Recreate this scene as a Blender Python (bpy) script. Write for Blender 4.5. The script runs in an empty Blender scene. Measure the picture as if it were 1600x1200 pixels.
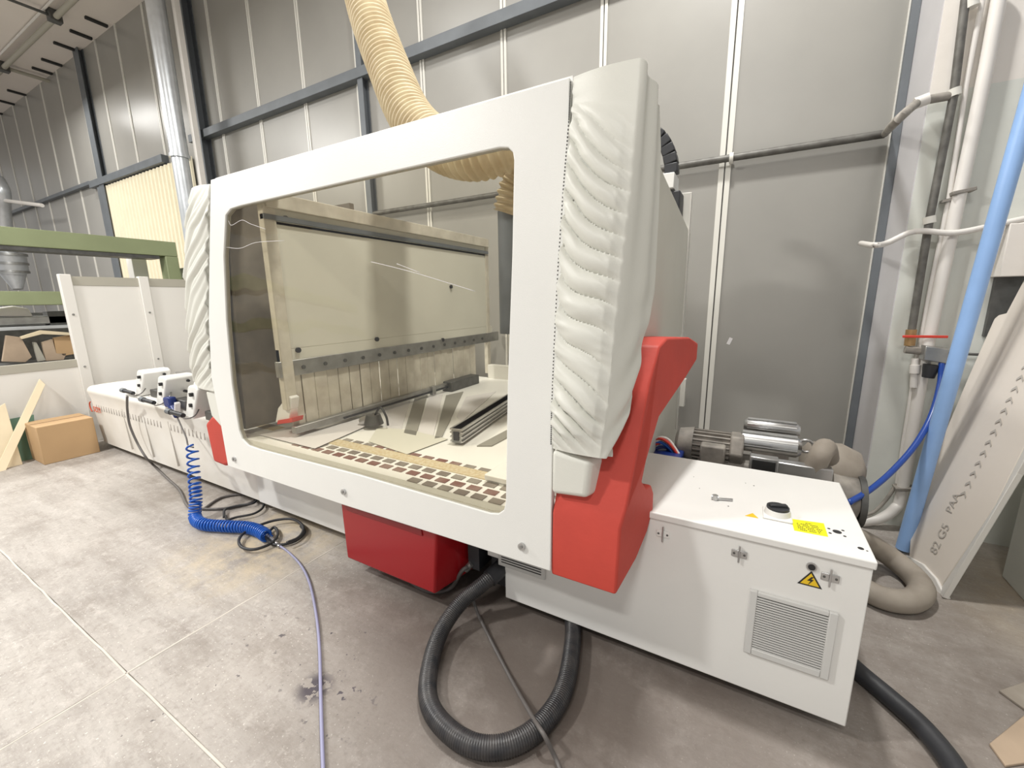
import bpy, bmesh, math, random
from mathutils import Vector, Matrix, noise
rnd = random.Random(7)
SC = bpy.context.scene
COL = SC.collection
# ---------------------------------------------------------------- camera
F = 652.0
YAW, PITCH, ROLL = math.radians(29.3677), math.radians(-11.4579), math.radians(0.8136)
MR = Matrix.Rotation(YAW, 3, 'Z') @ Matrix.Rotation(PITCH, 3, 'X') @ Matrix.Rotation(ROLL, 3, 'Y')
CAM = Vector((0, 0, 1.6))
cd = bpy.data.cameras.new('camera'); cd.sensor_width = 36.0; cd.lens = F * 36 / 1600
cd.clip_start = 0.05; cd.clip_end = 200
cam = bpy.data.objects.new('camera', cd); COL.objects.link(cam)
cam.matrix_world = Matrix.Translation(CAM) @ (MR @ Matrix.Rotation(math.pi / 2, 3, 'X')).to_4x4()
SC.camera = cam
# ---------------------------------------------------------------- world, lamps, exposure
w = bpy.data.worlds.new('world'); SC.world = w; w.use_nodes = True
w.node_tree.nodes['Background'].inputs[0].default_value = (1.0, 0.99, 0.965, 1)
w.node_tree.nodes['Background'].inputs[1].default_value = 0.45

def area_lamp(name, loc, sx, sy, power, target=None, color=(1, 0.985, 0.95)):
    l = bpy.data.lights.new(name, 'AREA'); l.shape = 'RECTANGLE'; l.size = sx; l.size_y = sy
    l.energy = power; l.color = color
    o = bpy.data.objects.new(name, l); COL.objects.link(o); o.location = loc
    if target is not None:
        o.rotation_euler = (Vector(target) - Vector(loc)).to_track_quat('-Z', 'Y').to_euler()
    return o
area_lamp('ceiling_or_fill_lamp', (-0.60, 2.35, 6.4), 0.3, 0.4, 190)
area_lamp('ceiling_or_fill_lamp', (-4.4, 2.0, 6.0), 1.2, 0.3, 45)
area_lamp('ceiling_or_fill_lamp', (-0.2, -3.2, 6.0), 1.2, 0.4, 130)
area_lamp('ceiling_or_fill_lamp', (-12.9, 3.3, 6.0), 1.8, 0.12, 40)
area_lamp('ceiling_or_fill_lamp', (-5.5, -1.9, 6.0), 0.7, 0.4, 340)
area_lamp('ceiling_or_fill_lamp', (-11.0, -0.5, 6.0), 2.2, 1.0, 480)  # added fill light, put in to brighten the far left walls
SC.view_settings.view_transform = 'Standard'
SC.view_settings.look = 'None'
SC.view_settings.gamma = 1.0
SC.view_settings.use_curve_mapping = False
SC.view_settings.exposure = 0.34

# ---------------------------------------------------------------- geometry of sight lines to real planes
def ray(px, py):
    return MR @ Vector(((px - 800) / F, 1, (600 - py) / F))
def at(px, py, ax, v):
    d = ray(px, py); i = 'xyz'.index(ax); t = (v - CAM[i]) / d[i]
    return CAM + d * t
def pl(px, py, p0, n):
    d = ray(px, py); n = Vector(n); t = (Vector(p0) - CAM).dot(n) / d.dot(n)
    return CAM + d * t
def fl(px, py, z=0.0):
    return at(px, py, 'z', z)

# ---------------------------------------------------------------- materials
def mat(name, col, rough=0.5, metal=0.0, bump=0.0, bscale=60, var=0.0, vscale=4, spec=0.5, coat=0.0, dirt=None, bdist=0.003):
    m = bpy.data.materials.new(name); m.use_nodes = True
    nt = m.node_tree; b = nt.nodes['Principled BSDF']
    b.inputs['Base Color'].default_value = (*col, 1)
    b.inputs['Roughness'].default_value = rough; b.inputs['Metallic'].default_value = metal
    b.inputs['Specular IOR Level'].default_value = spec
    b.inputs['Coat Weight'].default_value = coat
    geo = nt.nodes.new('ShaderNodeNewGeometry')
    if var or dirt:
        n = nt.nodes.new('ShaderNodeTexNoise'); n.inputs['Scale'].default_value = vscale; n.inputs['Detail'].default_value = 6
        nt.links.new(geo.outputs['Position'], n.inputs['Vector'])
        r = nt.nodes.new('ShaderNodeValToRGB'); r.color_ramp.elements[0].position = 0.35; r.color_ramp.elements[1].position = 0.7
        d = dirt if dirt else tuple(c * (1 - var) for c in col)
        r.color_ramp.elements[0].color = (*d, 1); r.color_ramp.elements[1].color = (*col, 1)
        nt.links.new(n.outputs['Fac'], r.inputs['Fac']); nt.links.new(r.outputs['Color'], b.inputs['Base Color'])
    if bump:
        n2 = nt.nodes.new('ShaderNodeTexNoise'); n2.inputs['Scale'].default_value = bscale; n2.inputs['Detail'].default_value = 3
        nt.links.new(geo.outputs['Position'], n2.inputs['Vector'])
        bp = nt.nodes.new('ShaderNodeBump'); bp.inputs['Strength'].default_value = bump; bp.inputs['Distance'].default_value = bdist
        nt.links.new(n2.outputs['Fac'], bp.inputs['Height']); nt.links.new(bp.outputs['Normal'], b.inputs['Normal'])
    return m

M = dict(
    white=mat('white_paint', (0.82, 0.815, 0.785), 0.4, bump=0.12, bscale=60, var=0.04, vscale=3),
    panel=mat('white_textured_paint', (0.83, 0.83, 0.80), 0.36, bump=0.25, bscale=300, var=0.03, vscale=2),
    base=mat('white_bed_paint', (0.80, 0.78, 0.74), 0.4, bump=0.2, bscale=30, dirt=(0.72, 0.69, 0.63), vscale=2.5),
    vinyl=mat('white_vinyl', (0.72, 0.72, 0.66), 0.45, bump=0.15, bscale=200, var=0.03),
    redvinyl=mat('red_vinyl', (0.57, 0.062, 0.042), 0.6, bump=0.3, bscale=40, var=0.1, vscale=5),
    redplastic=mat('red_plastic', (0.33, 0.008, 0.012), 0.25, bump=0.1, bscale=30),
    cream=mat('cream_paint', (0.68, 0.67, 0.59), 0.4, var=0.06, vscale=3),
    strip=mat('dirty_cream_rubber', (0.66, 0.63, 0.54), 0.6, dirt=(0.50, 0.46, 0.39), vscale=9, bump=0.3),
    alu=mat('aluminium', (0.42, 0.42, 0.41), 0.35, metal=0.8, var=0.25, vscale=12),
    steel=mat('bright_steel', (0.6, 0.6, 0.6), 0.3, metal=0.9, var=0.2, vscale=8),
    galv=mat('galvanised_steel', (0.66, 0.69, 0.72), 0.33, metal=0.6, var=0.15, vscale=6),
    darksteel=mat('dark_steel', (0.13, 0.13, 0.125), 0.45, metal=0.5, var=0.3, vscale=15),
    greysteel=mat('grey_blue_steel', (0.15, 0.165, 0.18), 0.5, metal=0.1, var=0.15, vscale=5),
    black=mat('black_rubber', (0.025, 0.026, 0.03), 0.5, bump=0.2, bscale=80),
    blackhose=mat('black_ribbed_plastic', (0.018, 0.019, 0.023), 0.35, dirt=(0.045, 0.042, 0.042), vscale=20),
    wallgrey=mat('grey_sheet_panel', (0.335, 0.325, 0.30), 0.34, bump=0.10, bscale=8, var=0.1, vscale=1.2, spec=0.45),
    seam=mat('cream_seam_trim', (0.70, 0.685, 0.63), 0.4),
    ceil=mat('ceiling_sheet', (0.80, 0.74, 0.69), 0.6, var=0.06, vscale=1),
    masonrylow=mat('pale_green_plaster', (0.70, 0.715, 0.665), 0.7, bump=0.5, bscale=18, var=0.08, vscale=3),
    masonryup=mat('white_plaster', (0.78, 0.74, 0.69), 0.7, bump=0.5, bscale=18, var=0.05, vscale=3),
    lavshade=mat('shaded_pier_plaster', (0.56, 0.55, 0.56), 0.6, bump=0.2, bscale=18, var=0.08, vscale=2),
    bluepipe=mat('light_blue_plastic', (0.30, 0.49, 0.84), 0.35, var=0.1, vscale=6),
    bluehose=mat('blue_polyurethane', (0.012, 0.11, 0.50), 0.3),
    navy=mat('dark_blue_plastic', (0.01, 0.028, 0.16), 0.35),
    lilac=mat('lilac_grey_hose', (0.28, 0.28, 0.42), 0.4),
    greycable=mat('grey_cable', (0.11, 0.10, 0.095), 0.5),
    beigehose=mat('dusty_beige_hose', (0.36, 0.32, 0.27), 0.7, dirt=(0.27, 0.235, 0.195), vscale=8),
    greenp=mat('olive_green_paint', (0.285, 0.325, 0.18), 0.45, var=0.1, vscale=3),
    board=mat('white_board', (0.74, 0.72, 0.68), 0.45, var=0.03, vscale=2),
    boardgrey=mat('grey_board_edge', (0.40, 0.38, 0.32), 0.6),
    cardboard=mat('cardboard', (0.50, 0.33, 0.175), 0.8, var=0.08, vscale=3),
    card2=mat('flat_brown_cardboard', (0.47, 0.36, 0.26), 0.85, var=0.15, vscale=6),
    ply=mat('pale_plywood', (0.74, 0.63, 0.44), 0.6, var=0.08, vscale=4),
    greenboard=mat('dark_green_board', (0.13, 0.24, 0.17), 0.6, var=0.1),
    doorc=mat('cream_corrugated_sheet', (0.80, 0.73, 0.55), 0.5, var=0.05),
    dust=mat('dusty_machine_paint', (0.36, 0.33, 0.29), 0.6, metal=0.1, dirt=(0.20, 0.185, 0.165), vscale=12, bump=0.3),
    yellow=mat('yellow_sticker', (0.85, 0.80, 0.01), 0.4),
    amber=mat('amber_sign', (0.83, 0.55, 0.02), 0.4),
    ink=mat('black_ink', (0.02, 0.02, 0.02), 0.6),
    redink=mat('red_ink', (0.55, 0.10, 0.05), 0.5),
    fadedink=mat('faded_grey_ink', (0.46, 0.43, 0.39), 0.6),
    slatm=mat('grille_grey', (0.62, 0.62, 0.60), 0.45),
    redsq=mat('dark_red_rubber', (0.15, 0.035, 0.03), 0.5, dirt=(0.27, 0.19, 0.16), vscale=7),
    greysq=mat('grey_rubber', (0.30, 0.28, 0.24), 0.6, dirt=(0.18, 0.15, 0.13), vscale=7),
    greystrip=mat('warm_grey_strip', (0.30, 0.29, 0.255), 0.5, var=0.1),
    paper=mat('white_sheet', (0.70, 0.68, 0.68), 0.4),
    shade=mat('shaded_lining', (0.27, 0.24, 0.20), 0.7, dirt=(0.17, 0.15, 0.125), vscale=5, bump=0.4, bscale=10),  # dark tone holds the shade inside the hood's left cover
    sawdust=mat('sawdust', (0.60, 0.54, 0.40), 0.9, dirt=(0.5, 0.40, 0.24), vscale=60, bump=0.8, bscale=120),
    brown=mat('dark_brown_wood', (0.10, 0.035, 0.025), 0.6, var=0.2),
    redpaint=mat('red_handle_paint', (0.60, 0.05, 0.03), 0.4),
    brass=mat('brass', (0.42, 0.27, 0.13), 0.4, metal=0.7),
    whitepipe=mat('white_painted_pipe', (0.74, 0.71, 0.67), 0.4, var=0.05, vscale=6),
    gapline=mat('grey_sealant', (0.58, 0.55, 0.50), 0.6),
    conduit=mat('dark_grey_conduit', (0.17, 0.165, 0.15), 0.5, metal=0.2, dirt=(0.10, 0.095, 0.085), vscale=14),
    joint=mat('joint_filler', (0.62, 0.58, 0.52), 0.8, var=0.15, vscale=8),
)

def hose_mat():
    m = mat('cream_spiral_hose', (0.66, 0.53, 0.31), 0.5)
    nt = m.node_tree; b = nt.nodes['Principled BSDF']
    n = nt.nodes.new('ShaderNodeTexNoise'); n.inputs['Scale'].default_value = 7; n.inputs['Detail'].default_value = 5
    geo = nt.nodes.new('ShaderNodeNewGeometry'); nt.links.new(geo.outputs['Position'], n.inputs['Vector'])
    r = nt.nodes.new('ShaderNodeValToRGB')
    r.color_ramp.elements[0].color = (0.50, 0.39, 0.23, 1); r.color_ramp.elements[1].color = (0.68, 0.58, 0.39, 1)
    r.color_ramp.elements[0].position = 0.3; r.color_ramp.elements[1].position = 0.7
    nt.links.new(n.outputs['Fac'], r.inputs['Fac']); nt.links.new(r.outputs['Color'], b.inputs['Base Color'])
    return m
M['creamhose'] = hose_mat()

def glass_mat():
    m = bpy.data.materials.new('smoky_clear_plastic'); m.use_nodes = True
    nt = m.node_tree; nt.nodes.clear()
    out = nt.nodes.new('ShaderNodeOutputMaterial')
    tr = nt.nodes.new('ShaderNodeBsdfTransparent'); tr.inputs[0].default_value = (0.93, 0.915, 0.865, 1)
    gl = nt.nodes.new('ShaderNodeBsdfGlossy'); gl.inputs['Roughness'].default_value = 0.03
    fr = nt.nodes.new('ShaderNodeFresnel'); fr.inputs[0].default_value = 1.45
    geo = nt.nodes.new('ShaderNodeNewGeometry')
    n = nt.nodes.new('ShaderNodeTexNoise'); n.inputs['Scale'].default_value = 2.2; n.inputs['Detail'].default_value = 1
    nt.links.new(geo.outputs['Position'], n.inputs['Vector'])
    bp = nt.nodes.new('ShaderNodeBump'); bp.inputs['Strength'].default_value = 0.25; bp.inputs['Distance'].default_value = 0.05
    nt.links.new(n.outputs['Fac'], bp.inputs['Height'])
    nt.links.new(bp.outputs['Normal'], gl.inputs['Normal'])
    mx = nt.nodes.new('ShaderNodeMixShader')
    sub = nt.nodes.new('ShaderNodeMath'); sub.operation = 'SUBTRACT'; sub.inputs[0].default_value = 1.0
    nt.links.new(geo.outputs['Backfacing'], sub.inputs[1])
    mu = nt.nodes.new('ShaderNodeMath'); mu.operation = 'MULTIPLY'; nt.links.new(fr.outputs[0], mu.inputs[0]); nt.links.new(sub.outputs[0], mu.inputs[1])
    nt.links.new(mu.outputs[0], mx.inputs[0]); nt.links.new(tr.outputs[0], mx.inputs[1]); nt.links.new(gl.outputs[0], mx.inputs[2])
    nt.links.new(mx.outputs[0], out.inputs[0])
    return m
M['glass'] = glass_mat()

def floor_mat():
    m = bpy.data.materials.new('worn_concrete'); m.use_nodes = True
    nt = m.node_tree; N = nt.nodes; L = nt.links; b = N['Principled BSDF']
    geo = N.new('ShaderNodeNewGeometry'); pos = geo.outputs['Position']
    def nz(sc, det=6, rough=0.6, vec=None, stretch=None):
        n = N.new('ShaderNodeTexNoise'); n.inputs['Scale'].default_value = sc; n.inputs['Detail'].default_value = det
        n.inputs['Roughness'].default_value = rough
        if stretch:
            mp = N.new('ShaderNodeMapping'); mp.inputs['Scale'].default_value = stretch[0]; mp.inputs['Rotation'].default_value = stretch[1]
            L.new(pos, mp.inputs['Vector']); L.new(mp.outputs[0], n.inputs['Vector'])
        else: L.new(pos, n.inputs['Vector'])
        return n.outputs['Fac']
    def ramp(f, a, bb, ca=(0, 0, 0), cb=(1, 1, 1)):
        r = N.new('ShaderNodeValToRGB'); r.color_ramp.elements[0].position = a; r.color_ramp.elements[1].position = bb
        r.color_ramp.elements[0].color = (*ca, 1); r.color_ramp.elements[1].color = (*cb, 1); L.new(f, r.inputs['Fac']); return r.outputs['Color']
    def mix(fac, a, bb, mode='MIX'):
        x = N.new('ShaderNodeMix'); x.data_type = 'RGBA'; x.blend_type = mode
        if isinstance(fac, float): x.inputs[0].default_value = fac
        else: L.new(fac, x.inputs[0])
        for s, v in ((6, a), (7, bb)):
            if isinstance(v, tuple): x.inputs[s].default_value = (*v, 1)
            else: L.new(v, x.inputs[s])
        return x.outputs[2]
    def math_(op, a, bb=None):
        x = N.new('ShaderNodeMath'); x.operation = op
        for i, v in enumerate((a, bb)):
            if v is None: continue
            if isinstance(v, (int, float)): x.inputs[i].default_value = v
            else: L.new(v, x.inputs[i])
        return x.outputs[0]
    def blob(c, r0, r1):
        d = N.new('ShaderNodeVectorMath'); d.operation = 'DISTANCE'; L.new(pos, d.inputs[0]); d.inputs[1].default_value = c
        mr = N.new('ShaderNodeMapRange'); mr.inputs[1].default_value = r1; mr.inputs[2].default_value = r0; mr.interpolation_type = 'SMOOTHSTEP'
        L.new(d.outputs['Value'], mr.inputs[0]); return mr.outputs[0]
    base = ramp(nz(0.9, 8, 0.65), 0.3, 0.7, (0.25, 0.226, 0.205), (0.43, 0.395, 0.36))
    streak = nz(1.2, 8, 0.7, stretch=((0.6, 5.0, 1), (0, 0, 0.9)))
    base = mix(ramp(streak, 0.42, 0.72), base, (0.46, 0.43, 0.40))
    base = mix(math_('MULTIPLY', ramp(nz(2.3, 9, 0.75), 0.50, 0.68), 0.6), base, (0.22, 0.19, 0.165))
    # fine grime and scratches
    base = mix(math_('MULTIPLY', ramp(nz(38, 4, 0.7), 0.52, 0.75), 0.6), base, (0.20, 0.175, 0.155))
    base = mix(math_('MULTIPLY', ramp(nz(70, 3, 0.6, stretch=((0.25, 2.0, 1), (0, 0, 0.75))), 0.58, 0.74), 0.22), base, (0.17, 0.15, 0.135))
    base = mix(math_('MULTIPLY', ramp(nz(5, 9, 0.8, stretch=((0.4, 2.2, 1), (0, 0, 0.6))), 0.52, 0.66), 0.55), base, (0.23, 0.20, 0.175))
    base = mix(math_('MULTIPLY', ramp(nz(24, 6, 0.8, stretch=((0.5, 3, 1), (0, 0, 2.2))), 0.60, 0.72), 0.6), base, (0.66, 0.62, 0.57))
    base = mix(math_('MULTIPLY', ramp(nz(90, 2, 0.5), 0.66, 0.72), 0.7), base, (0.72, 0.69, 0.64))
    base = mix(math_('MULTIPLY', ramp(nz(11, 9, 0.85), 0.52, 0.62), 0.4), base, (0.60, 0.56, 0.52))
    # oily traffic dirt at the machine's right half, with the hood's shadow painted in
    dirt_shade = math_('MULTIPLY', blob((-0.75, 1.6, 0), 0.5, 1.5), ramp(nz(1.9, 8, 0.7), 0.12, 0.5))
    base = mix(math_('MULTIPLY', dirt_shade, 0.9), base, (0.12, 0.098, 0.084))
    oil2 = math_('MULTIPLY', blob((0.9, 1.9, 0), 0.3, 2.0), ramp(nz(2.1, 8, 0.7), 0.25, 0.6))
    base = mix(math_('MULTIPLY', oil2, 0.75), base, (0.17, 0.14, 0.12))
    oil3 = math_('MULTIPLY', blob((-4.2, 1.9, 0), 0.1, 1.1), ramp(nz(3, 6), 0.35, 0.6))
    base = mix(math_('MULTIPLY', oil3, 0.6), base, (0.16, 0.13, 0.10))
    # sawdust drift under the hoses
    saw = math_('MULTIPLY', blob((-2.75, 1.45, 0), 0.1, 0.75), ramp(nz(7, 7, 0.7), 0.38, 0.62))
    base = mix(math_('MULTIPLY', saw, 0.8), base, (0.60, 0.50, 0.34))
    saw2 = math_('MULTIPLY', blob((1.7, 3.0, 0), 0.1, 0.9), ramp(nz(3, 7, 0.7), 0.33, 0.55))
    base = mix(math_('MULTIPLY', saw2, 0.7), base, (0.40, 0.32, 0.22))
    # black tar spots
    for c, r, th in (((-1.47, 0.87, 0), 0.10, 0.44), ((-1.95, 0.98, 0), 0.17, 0.62), ((-1.3, 0.86, 0), 0.2, 0.62), ((-1.6, 1.03, 0), 0.35, 0.66), ((-1.95, 0.6, 0), 0.4, 0.68)):
        s = math_('MULTIPLY', blob(c, r * 0.3, r), ramp(nz(26, 3, 0.6), th, th + 0.02))
        base = mix(s, base, (0.06, 0.05, 0.06))
    L.new(base, b.inputs['Base Color'])
    rr = N.new('ShaderNodeMapRange'); rr.inputs[3].default_value = 0.38; rr.inputs[4].default_value = 0.7
    L.new(nz(3, 6), rr.inputs[0]); L.new(rr.outputs[0], b.inputs['Roughness'])
    bp = N.new('ShaderNodeBump'); bp.inputs['Strength'].default_value = 0.25; bp.inputs['Distance'].default_value = 0.01
    L.new(nz(22, 8, 0.7), bp.inputs['Height']); L.new(bp.outputs[0], b.inputs['Normal'])
    return m
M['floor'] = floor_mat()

# ---------------------------------------------------------------- object helpers
def tag(o, label=None, cat=None, group=None, kind=None):
    if label: o['label'] = label
    if cat: o['category'] = cat
    if group: o['group'] = group
    if kind: o['kind'] = kind
    return o
def empty(name, loc, label, cat, group=None):
    o = bpy.data.objects.new(name, None); COL.objects.link(o); o.location = loc; o.empty_display_size = 0.1
    bpy.context.view_layer.update()
    return tag(o, label, cat, group)

class MB:
    def __init__(s): s.v = []; s.f = []
    def add(s, vs, fs):
        k = len(s.v); s.v += [tuple(v) for v in vs]; s.f += [tuple(i + k for i in f) for f in fs]; return s
    def hexa(s, p):   # p: 4 bottom (ccw), 4 top
        return s.add(p, [(3, 2, 1, 0), (4, 5, 6, 7), (0, 1, 5, 4), (1, 2, 6, 5), (2, 3, 7, 6), (3, 0, 4, 7)])
    def box(s, x0, x1, y0, y1, z0, z1):
        return s.hexa([(x0, y0, z0), (x1, y0, z0), (x1, y1, z0), (x0, y1, z0), (x0, y0, z1), (x1, y0, z1), (x1, y1, z1), (x0, y1, z1)])
    def obox(s, c, ax, ay, az):  # centre and half-axis vectors
        c, ax, ay, az = map(Vector, (c, ax, ay, az))
        return s.hexa([c - ax - ay - az, c + ax - ay - az, c + ax + ay - az, c - ax + ay - az, c - ax - ay + az, c + ax - ay + az, c + ax + ay + az, c - ax + ay + az])
    def prism(s, pts, off):
        off = Vector(off); n = len(pts); p = [Vector(q) for q in pts]
        return s.add(p + [q + off for q in p], [tuple(range(n)), tuple(range(2 * n - 1, n - 1, -1))] + [(i, i + n, (i + 1) % n + n, (i + 1) % n) for i in range(n)])
    def tube(s, path, r, n=12, caps=True, up=None):
        path = [Vector(p) for p in path]; m = len(path)
        T = [(path[min(i + 1, m - 1)] - path[max(i - 1, 0)]).normalized() for i in range(m)]
        a = Vector((0, 0, 1)) if abs(T[0].z) < 0.9 else Vector((1, 0, 0))
        N0 = T[0].cross(a).normalized(); vs = []
        for i in range(m):
            N0 = (N0 - T[i] * N0.dot(T[i])).normalized(); B = T[i].cross(N0)
            rr = r(i / (m - 1), i) if callable(r) else r
            for j in range(n):
                t = 2 * math.pi * j / n
                vs.append(path[i] + (N0 * math.cos(t) + B * math.sin(t)) * rr)
        fs = [(i * n + j, i * n + (j + 1) % n, (i + 1) * n + (j + 1) % n, (i + 1) * n + j) for i in range(m - 1) for j in range(n)]
        if caps: fs += [tuple(range(n - 1, -1, -1)), tuple(range((m - 1) * n, m * n))]
        return s.add(vs, fs)
    def cyl(s, a, b, r, n=16, r2=None):
        r2 = r if r2 is None else r2
        return s.tube([a, b], lambda t, i: r if i == 0 else r2, n)
    def grid(s, fn, nu, nv):
        vs = [fn(i / (nu - 1), j / (nv - 1)) for j in range(nv) for i in range(nu)]
        return s.add(vs, [(j * nu + i, j * nu + i + 1, (j + 1) * nu + i + 1, (j + 1) * nu + i) for j in range(nv - 1) for i in range(nu - 1)])
    def build(s, name, m, parent=None, smooth=False, bevel=0, seg=2, sub=0, solid=0, angle=40):
        me = bpy.data.meshes.new(name); me.from_pydata(s.v, [], s.f)
        bm = bmesh.new(); bm.from_mesh(me); bmesh.ops.recalc_face_normals(bm, faces=bm.faces); bm.to_mesh(me); bm.free()
        me.materials.append(m)
        o = bpy.data.objects.new(name, me); COL.objects.link(o)
        if parent is not None:
            o.parent = parent; o.matrix_parent_inverse = parent.matrix_world.inverted()
        if smooth:
            me.polygons.foreach_set('use_smooth', [True] * len(me.polygons))
            if smooth == 'auto': me.set_sharp_from_angle(angle=math.radians(angle))
        if solid:
            md = o.modifiers.new('solid', 'SOLIDIFY'); md.thickness = solid; md.offset = 0
        if bevel:
            md = o.modifiers.new('bevel', 'BEVEL'); md.width = bevel; md.segments = seg; md.limit_method = 'ANGLE'; md.angle_limit = math.radians(35)
            md.harden_normals = False
            me.polygons.foreach_set('use_smooth', [True] * len(me.polygons)); me.set_sharp_from_angle(angle=math.radians(35))
        return o
def dup(o, parent=None, loc=None):
    c = o.copy(); COL.objects.link(c)
    if parent is not None: c.parent = parent
    if loc is not None: c.location = loc
    return c
def spline(pts, n=12):
    p = [Vector(q) for q in pts]; out = []
    for i in range(len(p) - 1):
        a = p[i - 1] if i else p[0] * 2 - p[1]; b = p[i]; c = p[i + 1]; d = p[i + 2] if i + 2 < len(p) else p[-1] * 2 - p[-2]
        for k in range(n):
            t = k / n
            out.append(0.5 * ((2 * b) + (c - a) * t + (2 * a - 5 * b + 4 * c - d) * t * t + (3 * b - a - 3 * c + d) * t ** 3))
    out.append(p[-1]); return out
def resample(path, step):
    out = [path[0].copy()]; acc = 0.0
    for a, b in zip(path, path[1:]):
        L = (b - a).length; t = step - acc
        while t <= L and L > 0:
            out.append(a + (b - a) * (t / L)); t += step
        acc = (acc + L) % step if L else acc
    return out
def ribbed(mb, pts, r, pitch, depth, n=20, k=6, sp=14):
    path = resample(spline(pts, sp), pitch / k)
    return mb.tube(path, lambda t, i: r * (1 + depth * (math.cos(2 * math.pi * (i % k) / k))), n)
def text(name, s, size, m, origin, xdir, ydir, parent=None, ext=0.001, align='LEFT'):
    c = bpy.data.curves.new(name, 'FONT'); c.body = s; c.size = size; c.extrude = ext; c.align_x = align
    c.materials.append(m)
    tmp = bpy.data.objects.new(name, c); COL.objects.link(tmp)
    me = bpy.data.meshes.new_from_object(tmp.evaluated_get(bpy.context.evaluated_depsgraph_get()))
    bpy.data.objects.remove(tmp)
    if not me.materials: me.materials.append(m)
    o = bpy.data.objects.new(name, me); COL.objects.link(o)
    x = Vector(xdir).normalized(); z = x.cross(Vector(ydir)).normalized(); y = z.cross(x)
    mw = Matrix((x, y, z)).transposed().to_4x4(); mw.translation = Vector(origin)
    if parent is not None:
        o.parent = parent; o.matrix_parent_inverse = parent.matrix_world.inverted()
    o.matrix_world = mw
    return o

# ================================================================ SETTING
YW = 4.4      # grey sheet wall
YM = 3.65     # masonry wall at the right
ZC = 6.93
# floor: concrete slabs with filled joints
X0, Y0 = -2.27, 0.515
fb = MB().box(-26, 7, -9, 6.5, -0.12, -0.012).build('floor', M['joint']); tag(fb, kind='structure')
g = 0.006
for xa, xb in ((-26, -14.3), (-14.3, -8.27), (-8.27, X0), (X0, 3.73), (3.73, 7)):
    for ya, yb in ((-9, -5.5), (-5.5, Y0), (Y0, 6.5)):
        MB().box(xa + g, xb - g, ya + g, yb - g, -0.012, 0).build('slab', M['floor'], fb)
# raised pale filler bead in the joints (worn)
def bead(a, b, name='joint_bead'):
    pts = []
    for i in range(121):
        t = i / 120; p = a.lerp(b, t); p += Vector((noise.noise(p * 5) * 0.006, noise.noise(p * 5 + Vector((9, 9, 9))) * 0.006, -0.004)); pts.append(p)
    MB().tube(pts, 0.0065, 6).build(name, M['joint'], fb, smooth=True)
bead(Vector((-8, Y0, 0)), Vector((3.5, Y0, 0))); bead(Vector((X0, -3, 0)), Vector((X0, 2.2, 0)))

# grey sheet wall with seam trims
wall = MB().box(-26, 1.2, YW + 0.03, YW + 0.15, 0, ZC + 0.6).build('wall_back', M['wallgrey']); tag(wall, kind='structure')
seams = [-0.32, -1.42, -2.58, -3.68, -5.0, -6.05, -6.96, -8.02, -9.9, -10.9, -11.9, -12.9]
seams = [at(px, py, 'y', YW).x for px, py in ((1154, 0), (945, 0), (786, 0), (655, 0), (555, 60), (464, 20), (388, 20), (325, 30), (272, 0), (228, 50), (190, 100), (155, 100))]
x = seams[-1]
while x > -25: x -= 1.13; seams.append(x)
edges = [1.0] + seams + [-26]
for i in range(len(edges) - 1):
    xb, xa = edges[i], edges[i + 1]
    MB().box(xa + 0.015, xb - 0.015, YW, YW + 0.03, 0, ZC + 0.5).build('panel', M['wallgrey'], wall)
for i, x in enumerate(seams):
    wd = 0.034 if i > 0 else 0.048
    MB().box(x - wd, x - 0.006, YW - 0.012, YW, 0, ZC).build('seam_trim', M['seam'], wall)
    MB().box(x + 0.006, x + wd, YW - 0.012, YW, 0, ZC).build('seam_trim', M['seam'], wall)
xr = at(1422, 50, 'y', YW).x
MB().box(xr - 0.03, xr + 0.06, YW - 0.015, YW, 0, ZC).build('seam_trim', M['seam'], wall)

# ceiling
ce = MB().box(-26, 7, -9, YW + 0.2, ZC, ZC + 0.2).build('ceiling', M['ceil']); tag(ce, kind='structure')
for k in range(9):   # ceiling sheet ridges
    pass
# masonry at right, in front of the sheet wall
XM = 0.83
mw_ = MB().box(XM, 7, YM, YM + 1.2, 0, 2.76).build('wall_right', M['masonrylow']); tag(mw_, kind='structure')
MB().box(XM, 7, YM, YM + 1.2, 2.76, ZC).build('upper_wall', M['masonryup'], mw_)
MB().box(XM - 0.006, XM, YM + 0.004, YM + 1.0, 0, ZC).build('pier_side', M['lavshade'], mw_)  # left face of the pier, its shade put into the plaster colour
# white box-like wall return at far right
bx = MB().hexa([(1.39, 2.35, 0), (3.5, 2.35, 0), (3.5, 3.23, 0), (1.40, 3.23, 0), (1.39, 2.35, 1.05), (3.5, 2.35, 1.05), (3.5, 3.23, 1.05), (1.40, 3.23, 1.05)]).build('low_wall_box', M['masonrylow'], bevel=0.006)
tag(bx, 'white painted low block at the right edge behind the leaning cover', 'block')
# grey box with dark opening on the masonry at the right edge
t = empty('wall_recess', (1.5, YM - 0.05, 1.8), 'pale grey box with a dark opening on the plaster wall, right edge of photo', 'box')
p1 = at(1576, 350, 'y', YM - 0.1); p2 = at(1578, 432, 'y', YM - 0.1)
MB().box(p1.x, p1.x + 0.6, YM - 0.12, YM, p2.z, p1.z).build('housing', M['masonryup'], t, bevel=0.004)
MB().box(p1.x + 0.02, p1.x + 0.5, YM - 0.03, YM, p2.z - 0.35, p2.z).build('opening', M['darksteel'], t)

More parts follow.
